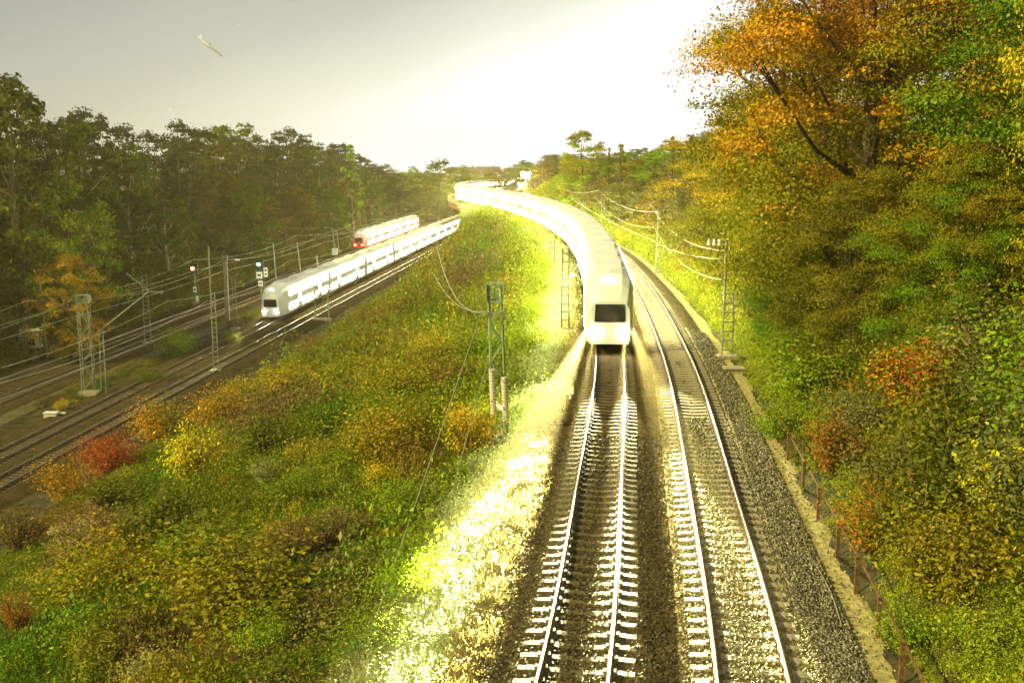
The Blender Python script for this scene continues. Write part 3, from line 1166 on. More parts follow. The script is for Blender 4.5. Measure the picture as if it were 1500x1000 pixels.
MB().box((0, 0, 0.33), (1.15, 0.85, 0.07)).build('lid', M['concrete'], c)

# right-hand side and island masts
b = on_ground(1063, 527, 0)
b.x = float(XR(b.y)) + 3.1
b.z = gz(b.x, b.y)
MR = 'masts along the curving tracks'
mR = ladder_mast(b, lean_to(b, 1059, 352), 0.62, 0.5, 'mast with a ladder base and insulator head at the foot of the right-hand thicket', MR, 'steel', 0.55, lattice_h=lean_to(b, 1064, 428))
IO = Vector((-0.85, 0, lean_to(b, 1059, 356)))
MB().bar(IO + Vector((-0.5, 0, 0)), IO + Vector((0.6, 0, 0)), 0.05).build('bracket', M['dark_steel'], mR)
for k in range(3):
    MB().tube([IO + Vector((-0.4 + k * 0.3, 0, -0.12)), IO + Vector((-0.4 + k * 0.3, 0, 0.22))], [0.12, 0.07], 8).build('insulator', M['white'], mR)
bR = b.copy()
hR = lean_to(b, 1059, 352)
b = at(954, 394, 0)
b.x = float(XR(b.y)) + 3.2
b.z = gz(b.x, b.y)
ladder_mast(b, lean_to(b, 951, 306), 0.7, 0.5, 'mast at the bright verge with a short ladder base, in front of the grey-green wood', MR, 'steel', 0.6, -1.2, 0.93, lattice_h=lean_to(b, 952, 374) + 0.8)
bM = b.copy()
hM2 = lean_to(b, 951, 306)
for px, py, ty, lab in ((881, 341, 291, 'thin dark mast in the dim green slope above the bend'), (834, 322, 296, 'pale armed mast right of the far end of the bend'), (782, 306, 262, 'faint mast at the farthest stretch of the bend')):
    b = atY(px, py, {881: 172, 834: 190, 782: 250}[px])
    b.x = float(XR(b.y)) + 4.5
    b.z = gz(b.x, b.y)
    ladder_mast(b, lean_to(b, px, ty), 0.6, 0.4, lab, MR, 'steel', 0.6, -1.5, 0.85)
b = at(828, 494, -0.5)
ladder_mast(b, lean_to(b, 824, 364), 0.5, 0.42, 'dark ladder mast standing in the dazzling grass left of the near train', MR, 'dark_steel', 0.55, 0.9, 0.68)
b = at(809, 396, -0.5)
ladder_mast(b, lean_to(b, 808, 352), 0.5, 0.42, 'second dark ladder mast behind the one in the dazzling grass', MR, 'dark_steel', 0.6)
# the tensioning mast on the bank
b = on_ground(733, 650, -1)
hN = lean_to(b, 722, 415)
tm = lattice_tower(b, hN, 0.60, 0.50, 'green lattice tensioning mast with stacked balance weights on the near bank', MR, 'green_steel', True)
tm.rotation_euler = (0, R(-2.0), 0)
topN = b + Vector((-0.3, -0.3, hN))


def wire(pts, label, r=0.018, sag=0.6, cat='overhead wire', group='overhead wires', n=14, m='wire'):
    mb = MB()
    pts = [Vector(p) for p in pts]
    full = []
    for a, c in zip(pts[:-1], pts[1:]):
        for i in range(n):
            t = i / n
            q = a.lerp(c, t)
            q.z -= sag * 4 * t * (1 - t)
            full.append(q)
    full.append(pts[-1])
    o0 = full[0]
    mb.tube([q - o0 for q in full], r, 5)
    return tag(mb.build('overhead_wire', M[m], None, True, o0), label, cat, group)


gA = on_ground(522, 985, -3)
wire([topN + Vector((-0.45, -0.2, -1.1)), gA], 'long guy wire from the green tensioning mast down into the brambles', 0.02, 0.05, 'guy wire', 'guy wires')
gB = on_ground(640, 800, -2)
wire([topN + Vector((-0.2, 0.2, -3.1)), gB], 'short inner guy wire ending in the brambles below the tensioning mast', 0.016, 0.03, 'guy wire', 'guy wires')
bN = b
p0 = atY(640, 362, 92)
p1 = topN + Vector((0, 0, -1.0))
p2 = Vector((float(XLn(41)) - 1.0, 41, 5.2))
wire([p0, p1], 'thick upper wire drooping from the low train side to the green tensioning mast', 0.03, 1.9)
wire([atY(636, 402, 84), p1 + Vector((0, 0, -0.15))], 'lower drooping wire reaching the green tensioning mast', 0.022, 0.9)
# along the right side: feeder wires between the masts
topR = bR + Vector((-0.3, 0, hR - 0.6))
topM = bM + Vector((-0.6, 0, hM2 - 0.3))
wire([topR, topM, Vector((float(XR(172)) + 3.8, 172, 6.4)), Vector((float(XR(215)) + 3.8, 215, 6.2))], 'upper feeder wire strung between the masts along the right-hand verge', 0.03, 0.9)
wire([topR + Vector((0.1, 0, -1.7)), topM + Vector((0, 0, -1.6)), Vector((float(XR(172)) + 3.4, 172, 5.0))], 'lower feeder wire strung between the masts along the right-hand verge', 0.022, 1.2)
wire([Vector((12.6, 62, 5.3)), topM + Vector((-0.2, 0, -2.9)), Vector((float(XR(190)) + 2.0, 190, 4.6))], 'slanting stay wire below the feeders on the right-hand verge', 0.02, 0.4)
# contact wires of the low line
for fx, nm, zc in ((XL1, 'track at the foot of the bank', 5.6), (XL2, 'track of the headlit low train', 5.6), (XL3, 'empty track behind the mast row', 5.6), (XL4, 'track of the red train', 5.6)):
    Ys = [60, 105, 150, 200, 255, 320]
    wire([(float(fx(Y)) + (0.3 if k % 2 else -0.3), Y, ZL + zc) for k, Y in enumerate(Ys)], 'contact wire above the ' + nm, 0.022, 0.25, n=4)
    wire([(float(fx(Y)) + (0.2 if k % 2 else -0.2), Y, ZL + zc + 1.6) for k, Y in enumerate(Ys)], 'upper carrying wire above the ' + nm, 0.022, 1.1, n=8)

# post-and-rail fence at the foot of the right-hand slope
FP = []
for Y in (19.6, 21.8, 24.2, 26.9, 29.6, 32.9, 36.0, 39.8, 43.8):
    X = float(XR(Y)) + 3.35
    FP.append(Vector((X, Y, gz(X, Y))))
fr = empty('railing_fence', FP[0], 'low rusty post and rail fence along the sandy path', 'fence')
for q in FP:
    d = q - FP[0]
    MB().box(d + Vector((0, 0, 0.5)), (0.1, 0.07, 1.15)).box(d + Vector((0, 0, 1.09)), (0.14, 0.11, 0.03)).build('post', M['rust'], fr)
for i in range(len(FP) - 1):
    MB().bar(FP[i] - FP[0] + Vector((0.06, 0, 1.02)), FP[i + 1] - FP[0] + Vector((0.06, 0, 1.02)), 0.05).build('rail', M['rust'], fr)
# cable lying on the ballast
P, _ = curve_pts(XR, 20, 60, 2.55, 0.7, 0)
tag(MB().tube([(x + 0.06 * math.sin(y), y, -0.3) for x, y, _z in P if 24 < y < 31], 0.012, 5).build('track_cable', M['concrete']), 'short pale cable lying on the dark ballast right of the near track', 'cable')
# marker post between the grass and the near track
b = on_ground(836, 597, -0.4)
c = empty('marker_post', b, 'little white marker post at the edge of the dazzling grass', 'marker post')
MB().tube([(0, 0, -0.1), (0, 0, 0.7)], 0.06, 8).build('post', M['white'], c)
MB().box((0, -0.07, 0.85), (0.28, 0.03, 0.38)).build('plate', M['white'], c)

# the glaring lamp in the distance, its post, houses on the skyline
q = atY(770, 257, 262)
zg = gz(q.x, q.y)
c = empty('street_lamp', (q.x, q.y, zg), 'glaring floodlight on a post far down the line', 'street lamp')
q.z -= zg + 4
MB().tube([(0, 0, 0), (0, 0, q.z + 4)], 0.16, 8).build('post', M['steel'], c)
MB().tube([(0, 0, q.z + 3.4), (0, 0, q.z + 4.8)], [0.9, 1.1], 16).build('lamp_glass', M['lamp_glow'], c)
MB().tube([(0, 0, q.z + 4.8), (0, 0, q.z + 5.2)], [1.2, 0.4], 16).build('lamp_hood', M['dark_steel'], c)
q = atY(763, 271, 285)
zg = gz(q.x, q.y)
c = empty('street_lamp', (q.x, q.y, zg), 'smaller glowing lamp just below the glaring floodlight', 'street lamp')
q.z -= zg + 4
MB().tube([(0, 0, 0), (0, 0, q.z + 4)], 0.14, 8).build('post', M['steel'], c)
MB().tube([(0, 0, q.z + 3.6), (0, 0, q.z + 4.5)], [0.6, 0.8], 12).build('lamp_glass', M['lamp_glow'], c)
q = atY(746, 270, 395)
c = empty('street_lamp', (q.x, q.y, -2), 'unlit twin-headed lamp post beyond the far bend', 'street lamp')
MB().tube([(0, 0, 0), (0, 0, q.z + 3)], 0.12, 8).build('post', M['steel'], c)
MB().tube([(-1.6, 0, q.z + 2.8), (1.6, 0, q.z + 2.8)], 0.07, 6).box((-1.6, 0, q.z + 2.7), (0.9, 0.4, 0.2)).box((1.6, 0, q.z + 2.7), (0.9, 0.4, 0.2)).build('lamp_heads', M['white'], c)


def house(px, py, Y, w, label):
    q = atY(px, py, Y)
    c = empty('house', (q.x, q.y, -6), label, 'house')
    h = q.z + 6
    MB().box((0, 0, (h - 3) / 2), (w, 9, h - 3)).build('wall', M['plaster'], c)
    r_ = MB()
    r_.v = [Vector(p) for p in ((-w / 2 - .5, -5, h - 3.1), (w / 2 + .5, -5, h - 3.1), (w / 2 + .5, 5, h - 3.1), (-w / 2 - .5, 5, h - 3.1), (-w / 2 + 1, 0, h), (w / 2 - 1, 0, h))]
    r_.f = [[0, 1, 5, 4], [2, 3, 4, 5], [3, 0, 4], [1, 2, 5], [3, 2, 1, 0]]
    r_.m = [0] * 5
    r_.build('roof', M['tile'], c)
    MB().box((w * 0.2, 0.6, h - 0.2), (0.9, 0.9, 1.8)).build('chimney', M['brick'], c)
    for i in range(int(w / 3.5)):
        for z in (h - 5.0, h - 8.0):
            MB().box((-w / 2 + 2 + i * 3.5, -4.52, z), (1.3, 0.06, 1.5)).build('window', M['dark_glass'], c)


house(681, 245, 560, 20, 'long low house roof on the skyline above the bend')
house(715, 244, 640, 16, 'smaller house half hidden by the skyline trees')

# airliner
q = atY(307, 68, 1400)
av = empty('aeroplane', q, 'tiny pale airliner high above the left-hand wood', 'aeroplane')
dx = Vector((39, 0, -32)).normalized()
av.rotation_euler = (R(6), math.atan2(32, 39), 0)
MB().tube([(-19, 0, 0.7), (-14, 0, 0.2), (-6, 0, 0), (14, 0, 0), (18, 0, -0.1), (20.5, 0, -0.3)], [0.3, 0.9, 1.5, 1.5, 1.1, 0.25], 14).build('fuselage', M['white'], av, True)
for s in (-1, 1):
    w = MB()
    w.v = [Vector(p) for p in ((4, s * 1.5, -0.8), (-2.5, s * 1.5, -0.8), (-7, s * 16, 0.6), (-5, s * 16, 0.6), (4, s * 1.5, -0.4), (-2.5, s * 1.5, -0.4), (-7, s * 16, 0.75), (-5, s * 16, 0.75))]
    w.f = [[0, 1, 2, 3], [4, 7, 6, 5], [0, 4, 5, 1], [1, 5, 6, 2], [2, 6, 7, 3], [3, 7, 4, 0]]
    w.m = [0] * 6
    w.build('wing', M['white'], av)
    MB().tube([(1.5, s * 5.5, -1.9), (-1.8, s * 5.5, -1.9)], [0.95, 0.7], 12).build('engine', M['grey_roof'], av)
    w = MB()
    w.v = [Vector(p) for p in ((-13, s * 0.6, 0.8), (-15.8, s * 0.6, 0.8), (-17.5, s * 6, 1.2), (-16.2, s * 6, 1.2), (-13, s * 0.6, 1.0), (-15.8, s * 0.6, 1.0), (-17.5, s * 6, 1.3), (-16.2, s * 6, 1.3))]
    w.f = [[0, 1, 2, 3], [4, 7, 6, 5], [0, 4, 5, 1], [1, 5, 6, 2], [2, 6, 7, 3], [3, 7, 4, 0]]
    w.m = [0] * 6
    w.build('tailplane', M['white'], av)
w = MB()
w.v = [Vector(p) for p in ((-11.5, -.12, 1.3), (-16.5, -.12, 1.3), (-18, -.12, 4.6), (-16, -.12, 4.6), (-11.5, .12, 1.3), (-16.5, .12, 1.3), (-18, .12, 4.6), (-16, .12, 4.6))]
w.f = [[0, 1, 2, 3], [4, 7, 6, 5], [0, 4, 5, 1], [1, 5, 6, 2], [2, 6, 7, 3], [3, 7, 4, 0]]
w.m = [0] * 6
w.build('tail_fin', M['white'], av)

# ------------------------------------------------------------------ trees
def crown_tree(seed, H, Rc, base=0.22, ncl=60, per=150, leaf=0.22, style='round', gap=1.0, barkm='bark', lean=0.0):
    """meshes of a trunk with limbs, and of a crown of leaf clumps carried at the limbs' ends"""
    r = np.random.default_rng(seed)
    zc0 = H * base
    cl = []
    tries = 0
    while len(cl) < ncl and tries < ncl * 30:
        tries += 1
        t = r.uniform(0, 1)
        if style == 'poplar':
            env = Rc * (0.55 + 0.45 * math.sin(math.pi * min(1, t + 0.12))) * (1 - 0.75 * max(0, t - 0.6) / 0.4)
        elif style == 'tall':
            env = Rc * math.sin(math.pi * (0.10 + 0.84 * t) ** 0.9) ** 0.55
        else:
            env = Rc * math.sin(math.pi * (0.13 + 0.85 * t) ** 1.05) ** 0.6
        a = r.uniform(0, 2 * math.pi)
        lob = 1 + 0.22 * math.sin(3 * a + seed) + 0.14 * math.sin(5 * a + 4 * t + seed * 2)
        rad = env * lob * math.sqrt(r.uniform(0.16, 1.0))
        z = zc0 + (H - zc0) * (t * 0.93 + 0.03)
        p = np.array([rad * math.cos(a) + lean * t, rad * math.sin(a), z])
        cr = Rc * r.uniform(0.13, 0.27) * (0.85 if t > 0.8 else 1)
        cl.append((p, cr, r.random()))
    C, N, A = [], [], []
    cen = np.array([0, 0, H * 0.45])
    for p, cr, q in cl:
        n = int(per * r.uniform(0.55, 1.3) * (cr / (Rc * 0.2)) ** 1.6)
        d = unit(r.normal(size=(n, 3)))
        d[:, 2] = np.abs(d[:, 2]) * 0.75 - 0.18 + 0.25 * d[:, 2]
        rr = cr * r.uniform(0.35, 1.12, n) ** 0.6
        # sprays: a few arms stick out past each clump
        k = max(3, n // 30)
        arms = unit(r.normal(size=(k, 3)) + unit((p - cen)[None]) * 0.9)
        pick_ = r.integers(0, k, n)
        on = r.random(n) < 0.35
        dd = np.where(on[:, None], unit(arms[pick_] + 0.22 * r.normal(size=(n, 3))), d)
        rr = np.where(on, cr * r.uniform(0.6, 1.36, n), rr)
        c = p + dd * rr[:, None] * np.array([1.15, 1.15, 0.8])
        C.append(c)
        N.append(unit(dd + np.array([0, 0, 0.5]) + 0.7 * r.normal(size=(n, 3))))
        tmix = np.clip((q * 1.5 - 0.25) + r.normal(0, 0.22, n) + (1.5 * (c[:, 2] / H - 0.62) if leaf < 0.2 else 0), 0, 1)
        A.append(np.stack([tmix, r.uniform(0.6, 1.35, n) * (0.85 + 0.3 * r.random()), r.random(n), np.ones(n)], 1))
    C, N, A = map(np.concatenate, (C, N, A))
    V, F = leaves(C, N, leaf, r, 0.62, 0.5)
    crown = mesh_np('crown', V, F, [M['leaf']], A)
    mb = MB()
    th = H * 0.86
    pts = [(lean * 0.3 * i / 6 + 0.012 * H * math.sin(i * 1.7 + seed), 0.012 * H * math.cos(i * 1.3 + seed), -0.8 + (th + 0.8) * i / 6) for i in range(7)]
    pts[0] = (0, 0, -0.8)
    rt = H * 0.021
    mb.tube(pts, [rt * 1.25, rt, rt * .85, rt * .7, rt * .5, rt * .32, rt * .12], 9)
    order = sorted(cl, key=lambda c: -c[1])[:22]
    for p, cr, q in order:
        z0 = max(H * 0.14, p[2] * r.uniform(0.5, 0.78))
        i = min(5, int((z0 + 0.8) / (th + 0.8) * 6))
        f_ = (z0 + 0.8) / (th + 0.8) * 6 - i
        s0 = Vector(pts[i]).lerp(Vector(pts[i + 1]), f_)
        e0 = Vector(p)
        mid = s0.lerp(e0, 0.5) + Vector((0, 0, -0.06 * H * r.uniform(0, 1)))
        rb = rt * r.uniform(0.22, 0.4)
        mb.tube([s0, mid, e0], [rb, rb * .6, rb * .2], 5)
        for _ in range(3):
            tw = e0 + Vector(tuple(r.normal(size=3) * cr * 0.8))
            mb.tube([mid.lerp(e0, 0.6), tw], [rb * .3, rb * .08], 4, cap=False)
    me = simple_mesh('trunk', mb, [M[barkm]])
    return crown, me, H


G_DK = ((0.10, 0.125, 0.008), (0.17, 0.17, 0.010))
OLIVE = ((0.19, 0.18, 0.010), (0.31, 0.25, 0.012))
BROWN = ((0.17, 0.115, 0.02), (0.25, 0.17, 0.03))
GOLD = ((0.24, 0.23, 0.010), (0.52, 0.36, 0.012))
ORANGE = ((0.25, 0.22, 0.010), (0.66, 0.29, 0.012))
RED = ((0.42, 0.13, 0.015), (0.62, 0.10, 0.015))
YELLOW = ((0.40, 0.38, 0.015), (0.72, 0.56, 0.02))
LIME = ((0.22, 0.36, 0.015), (0.42, 0.48, 0.02))
GREEN = ((0.13, 0.24, 0.008), (0.27, 0.33, 0.012))
GREYG = ((0.15, 0.15, 0.05), (0.22, 0.20, 0.07))
DIM = ((0.07, 0.10, 0.008), (0.12, 0.14, 0.010))


def jit(c, r, a=0.14):
    k = r.uniform(1 - a, 1 + a)
    return tuple(float(min(0.8, max(0.003, v * k * r.uniform(1 - a * 0.6, 1 + a * 0.6)))) for v in c)


def plant(proto, name, loc, height, pal, label, cat, group, rz=None, wide=1.0, rng=RNG, parts=('crown', 'trunk')):
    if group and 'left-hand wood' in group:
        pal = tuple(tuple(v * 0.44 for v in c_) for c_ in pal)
    crown, trunk, H = proto
    k = height / H
    root = empty(name, loc, label, cat, group, rng.uniform(0, 6.28) if rz is None else rz)
    root.scale = (k * wide, k * wide, k)
    c = link(parts[0], crown, root)
    c['tint_a'] = jit(pal[0], rng)
    c['tint_b'] = jit(pal[1], rng)
    link(parts[1], trunk, root)
    return root


P_FAR = [crown_tree(11 + i, 18, 5.2 + 0.4 * (i % 3), 0.10 + 0.04 * (i % 3), 62, 120, 0.42, ['round', 'tall', 'round', 'tall', 'round'][i], barkm=['bark', 'pale_bark', 'bark', 'pale_bark', 'bark'][i]) for i in range(5)]
P_POP = crown_tree(31, 20, 2.6, 0.08, 46, 110, 0.40, 'poplar')
P_NEAR = [crown_tree(41 + i, 22, 6.6, 0.03, 230, 700, 0.155, ['round', 'tall', 'round'][i]) for i in range(3)]
P_MID = [crown_tree(51 + i, 12, 4.0, 0.05, 90, 210, 0.22, 'round') for i in range(3)]

ORD = 'first second third fourth fifth sixth seventh eighth ninth tenth eleventh twelfth thirteenth fourteenth fifteenth sixteenth seventeenth eighteenth nineteenth twentieth'.split()


def ordinal(i):
    if i < 20:
        return ORD[i]
    t, u = divmod(i + 1, 10)
    tens = {2: 'twenty', 3: 'thirty', 4: 'forty', 5: 'fifty', 6: 'sixty', 7: 'seventy'}
    if u == 0:
        return {2: 'twentieth', 3: 'thirtieth', 4: 'fortieth', 5: 'fiftieth', 6: 'sixtieth', 7: 'seventieth'}[t]
    return tens[t] + '-' + ORD[u - 1]


PENDING = []                       # (object, word for its look, where it stands)


def later(o, look, where):
    PENDING.append((o, look, where))
    return o


def finish_labels():
    d = {}
    for o, look, where in PENDING:
        d.setdefault((look, where), []).append(o)
    for (look, where), L in d.items():
        L.sort(key=lambda o: pix(o.location)[0])
        for i, o in enumerate(L):
            o['label'] = ('%s %s' % (look, where)) if len(L) == 1 else ('%s %s, %s from the left' % (look, where, ordinal(i)))


PALN = {'dark green': G_DK, 'olive': OLIVE, 'brownish': BROWN, 'golden': GOLD, 'orange': ORANGE, 'red': RED, 'yellow': YELLOW, 'lime green': LIME, 'green': GREEN, 'grey-green': GREYG, 'dim green': DIM}

# the wood on the left
SKL = [(-200, 90), (0, 105), (40, 118), (62, 168), (90, 182), (120, 166), (170, 166), (200, 206), (225, 200), (260, 178), (300, 192), (330, 186), (360, 180), (385, 204), (400, 194), (432, 190), (460, 200),
       (475, 222), (500, 212), (540, 235), (560, 241), (575, 252), (600, 248), (630, 241), (650, 238), (668, 250), (700, 246), (740, 241), (775, 245)]


def top_z(px, Y, SK):
    y = np.interp(px, [a for a, b in SK], [b for a, b in SK])
    return 11 + (236 - y) / F_PX * Y


r = np.random.default_rng(5)
Y = 84.0
k = 0
while Y < 400:
    for row, (off, top, nm) in enumerate(((7, 0.55, 'at the front of the left-hand wood'), (13.5, 0.9, 'in the middle of the left-hand wood'), (21, 1.0, 'on the skyline of the left-hand wood'))):
        y = Y + r.uniform(-2.5, 2.5) + row * 2
        x = float(XL4(y)) - 4.2 - off - r.uniform(-1.5, 1.5)
        z = gz(x, y)
        px = pix((x, y, 5))[0]
        if px < -130:
            continue
        zt = top_z(px, y, SKL)
        h = (zt - z) * (top + r.uniform(-0.07, 0.05))
        if row == 2:
            h = zt - z
        h = max(h, 6)
        pool = [['dark green', 'olive', 'brownish', 'golden', 'dim green', 'green'], ['dark green', 'olive', 'green', 'dim green', 'grey-green'], ['dark green', 'dim green', 'olive', 'dark green', 'dim green']][row]
        look = pool[int(r.integers(0, len(pool)))]
        if row == 2 and 320 < px < 375:
            look = 'lime green'
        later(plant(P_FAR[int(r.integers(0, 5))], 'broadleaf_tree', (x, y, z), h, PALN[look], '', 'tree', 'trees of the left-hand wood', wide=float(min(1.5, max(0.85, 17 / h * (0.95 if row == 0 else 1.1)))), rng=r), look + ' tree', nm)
    Y += 7.5 + (Y - 84) * 0.022

# trees with a place of their own
def special(px, py, pyt, z0, proto, look, label, cat='tree', name='broadleaf_tree', wide=1.0, group=None, Yfix=None):
    p = on_ground(px, py, z0) if Yfix is None else atY(px, py, Yfix)
    if Yfix is not None:
        p = Vector((p.x, p.y, gz(p.x, p.y)))
    h = atY(px, pyt, p.y).z - p.z
    return plant(proto, name, p, h, PALN[look] if isinstance(look, str) else look, label, cat, group, wide=wide, rng=r)


special(102, 470, 372, -9, P_MID[0], (ORANGE[0], (0.62, 0.36, 0.015)), 'small orange-yellow tree in front of the dark wood, behind the double mast', wide=0.95, Yfix=112)
special(100, 400, 262, -6, P_MID[1], GREEN, 'bright green young tree against the dark wood above the orange tree', wide=0.8, Yfix=122)
special(22, 300, 105, -3, P_FAR[0], DIM, 'tallest tree at the left end of the wood with a ragged top', wide=0.8, Yfix=118)
special(852, 270, 192, 4, P_MID[1], (LIME[0], OLIVE[1]), 'tall bright plume-shaped tree standing above the bend on the skyline', wide=0.95, Yfix=205)
special(892, 250, 214, 4, P_POP, G_DK, 'narrow dark pointed tree right of the bright plume-shaped tree', wide=0.5, Yfix=180)
special(910, 250, 208, 4, P_POP, OLIVE, 'pair-topped narrow tree on the skyline before the big autumn trees', wide=0.9, Yfix=160)
special(985, 240, 196, 6, P_POP, G_DK, 'slim dark poplar at the edge of the big autumn trees', wide=0.6, Yfix=130)
special(514, 240, 208, 2, P_POP, GREEN, 'small pointed green treetop on the left-hand skyline', wide=0.9, Yfix=260)
special(642, 300, 236, -2, P_FAR[2], DIM, 'round dark tree left of the far bend', wide=1.3, Yfix=330)
special(604, 290, 243, -2, P_FAR[0], LIME, 'pale lime treetop at the end of the left-hand skyline', wide=1.2, Yfix=430)

# behind the bend
for i in range(34):
    y = r.uniform(425, 620)
    px = 555 + 270 * (i + r.uniform(0, 1)) / 34
    x = (px - 750) / F_PX * y
    if abs(x - float(XR(min(y, 540)))) < 7:
        x += 14
    z = -5
    zt = 11 + (236 - r.uniform(240, 262)) / F_PX * y
    look = ['olive', 'dark green', 'golden', 'brownish', 'lime green'][int(r.integers(0, 5))]
    later(plant(P_FAR[int(r.integers(0, 5))], 'broadleaf_tree', (x, y, z), max(7, zt - z), PALN[look], '', 'tree', 'distant trees behind the bend', wide=1.3, rng=r), look + ' distant tree', 'behind the far bend')
for i in range(16):                # between the low line and the outer side of the bend
    y = 345 + i * 5
    x = float(XLn(y)) - 9 - r.uniform(0, 10)
    look = ['olive', 'dark green', 'brownish'][i % 3]
    later(plant(P_FAR[i % 5], 'broadleaf_tree', (x, y, -8), r.uniform(9, 13), PALN[look], '', 'tree', 'trees beside the far bend', wide=1.1, rng=r), look + ' tree', 'beside the railway bridge')

# the big autumn trees on the right
for (y, d, h, pi_, look, wide, lab) in (
        (54, 9.0, 24, 0, 'orange', 1.05, 'big autumn tree with orange leaf clusters filling the upper right'),
        (47, 7.2, 9.5, 1, 'olive', 1.05, 'olive-gold bushy tree in front of the orange-leaved tree'),
        (58, 6.6, 9.0, 2, (GREEN[0], GOLD[1]), 1.1, 'yellow-green bushy tree behind the ladder-based mast'),
        (40, 9.5, 9.0, 0, (GREEN[0], OLIVE[1]), 1.0, 'dull green bushy tree above the flame-red shrub'),
        (66, 9.0, 23, 2, 'golden', 0.95, 'tall golden tree whose ragged left edge stands against the white sky'),
        (80, 7.5, 14, 1, (OLIVE[0], GOLD[1]), 1.35, 'golden-olive tree bulging over the verge behind the tall golden tree'),
        (43, 16.0, 22, 1, 'green', 1.0, 'big green tree with dark limbs right of the orange-leaved tree'),
        (33, 13.6, 23, 0, 'yellow', 0.58, 'bright yellow-green tree cut by the right edge of the picture'),
        (60, 20.0, 22, 2, 'olive', 1.05, 'tall olive tree behind the orange-leaved tree'),
        (76, 19.0, 20, 0, 'golden', 1.0, 'tall yellowing tree behind the golden tree'),
        (94, 14.0, 12, 1, 'olive', 1.25, 'broad olive tree on the slope just beyond the big autumn trees'),
        (50, 26.0, 22, 1, 'dark green', 1.0, 'dark green tree deep in the right-hand wood'),
        (68, 27.0, 22, 0, 'green', 1.0, 'green tree at the very back of the right-hand wood'),
        (46, 22.0, 20, 2, 'olive', 1.0, 'olive tree filling the gap between the green and the golden trees'),
        (37, 23.0, 21, 2, 'golden', 0.9, 'golden tree high on the slope at the right edge')):
    x = float(XR(y)) + d
    plant(P_NEAR[pi_], 'autumn_tree', (x, y, gz(x, y) - 0.5), h, PALN[look] if isinstance(look, str) else look, lab, 'tree', 'big trees on the right-hand slope', wide=wide, rng=r)

# the wood along the right of the curve
SKR = [(640, 247), (740, 243), (780, 243), (800, 238), (830, 232), (870, 228), (900, 222), (940, 216), (980, 206), (1010, 196), (1060, 180), (1200, 150)]
Y = 92.0
while Y < 420:
    for row, (off, nm) in enumerate(((7.5, 'low on the right-hand slope'), (14, 'half way up the right-hand slope'), (22, 'along the top of the right-hand slope'))):
        y = Y + r.uniform(-2, 2)
        x = float(XR(y)) + off + r.uniform(-1.2, 1.2)
        z = gz(x, y)
        px = pix((x, y, 5))[0]
        if row == 0 and 225 < y < 300:
            continue
        zt = top_z(px, y, SKR)
        h = (zt - z) * (0.62, 0.9, 1.0)[row] * r.uniform(0.9, 1.0)
        h = max(h, 4.5)
        look = ['grey-green', 'olive', 'dark green', 'brownish', 'grey-green', 'green'][int(r.integers(0, 6))]
        later(plant(P_FAR[int(r.integers(0, 5))], 'broadleaf_tree', (x, y, z), h, PALN[look], '', 'tree', 'trees of the right-hand wood', wide=float(min(2.0, max(0.9, 15 / h * 0.85))), rng=r), look + ' tree', nm)
    Y += 7.5 + (Y - 90) * 0.02


# ------------------------------------------------------------------ shrubs
def shrub(seed, H, Rr, n, leaf, style):
    r_ = np.random.default_rng(seed)
    mb = MB()
    C, N, A = [], [], []
    ns = 16 if style != 'wand' else 34
    for i in range(ns):
        a = r_.uniform(0, 6.283)
        out = Rr * math.sqrt(r_.uniform(0.02, 1))
        hh = H * r_.uniform(0.55, 1.0) * (1 - 0.35 * (out / Rr) ** 2)
        tip = np.array([out * math.cos(a), out * math.sin(a), hh])
        base = np.array([0.12 * out * math.cos(a), 0.12 * out * math.sin(a), -0.25])
        mid = base * 0.5 + tip * 0.5 + np.array([0, 0, 0.12 * H])
        mb.tube([base, mid, tip], [0.022 * H ** .5, 0.014 * H ** .5, 0.005], 4, cap=False)
        q = r_.random()
        m = n // ns
        t = r_.uniform(0.15 if style != 'wand' else 0.3, 1.03, m)
        c = ((1 - t) ** 2)[:, None] * base + (2 * t * (1 - t))[:, None] * mid + (t ** 2)[:, None] * tip
        spread = {'round': 0.26 * Rr, 'wand': 0.07 * Rr, 'broad': 0.22 * Rr}[style] * (0.6 + 0.6 * t[:, None])
        c = c + r_.normal(size=(m, 3)) * spread * np.array([1, 1, 0.75])
        c[:, 2] = np.maximum(c[:, 2], 0.03)
        C.append(c)
        N.append(unit(r_.normal(size=(m, 3)) * 0.8 + np.array([0, 0, 0.9]) + unit(c - np.array([0, 0, H * .3])) * 0.6))
        A.append(np.stack([np.clip(q * 1.3 - .15 + r_.normal(0, .25, m), 0, 1), r_.uniform(.6, 1.4, m), r_.random(m), np.ones(m)], 1))
    C, N, A = map(np.concatenate, (C, N, A))
    V_, F_ = leaves(C, N, leaf, r_, 0.6 if style != 'wand' else 0.35, 0.3)
    return mesh_np('leaves', V_, F_, [M['leaf']], A), simple_mesh('stems', mb, [M['stem']]), H


S_RND = [shrub(61 + i, 2.0, 1.3, 5200, 0.085, 'round') for i in range(3)]
S_BRD = [shrub(71 + i, 2.2, 1.2, 3400, 0.115, 'broad') for i in range(2)]
S_WND = [shrub(81 + i, 2.0, 0.9, 3600, 0.075, 'wand') for i in range(2)]


SPOTS = []


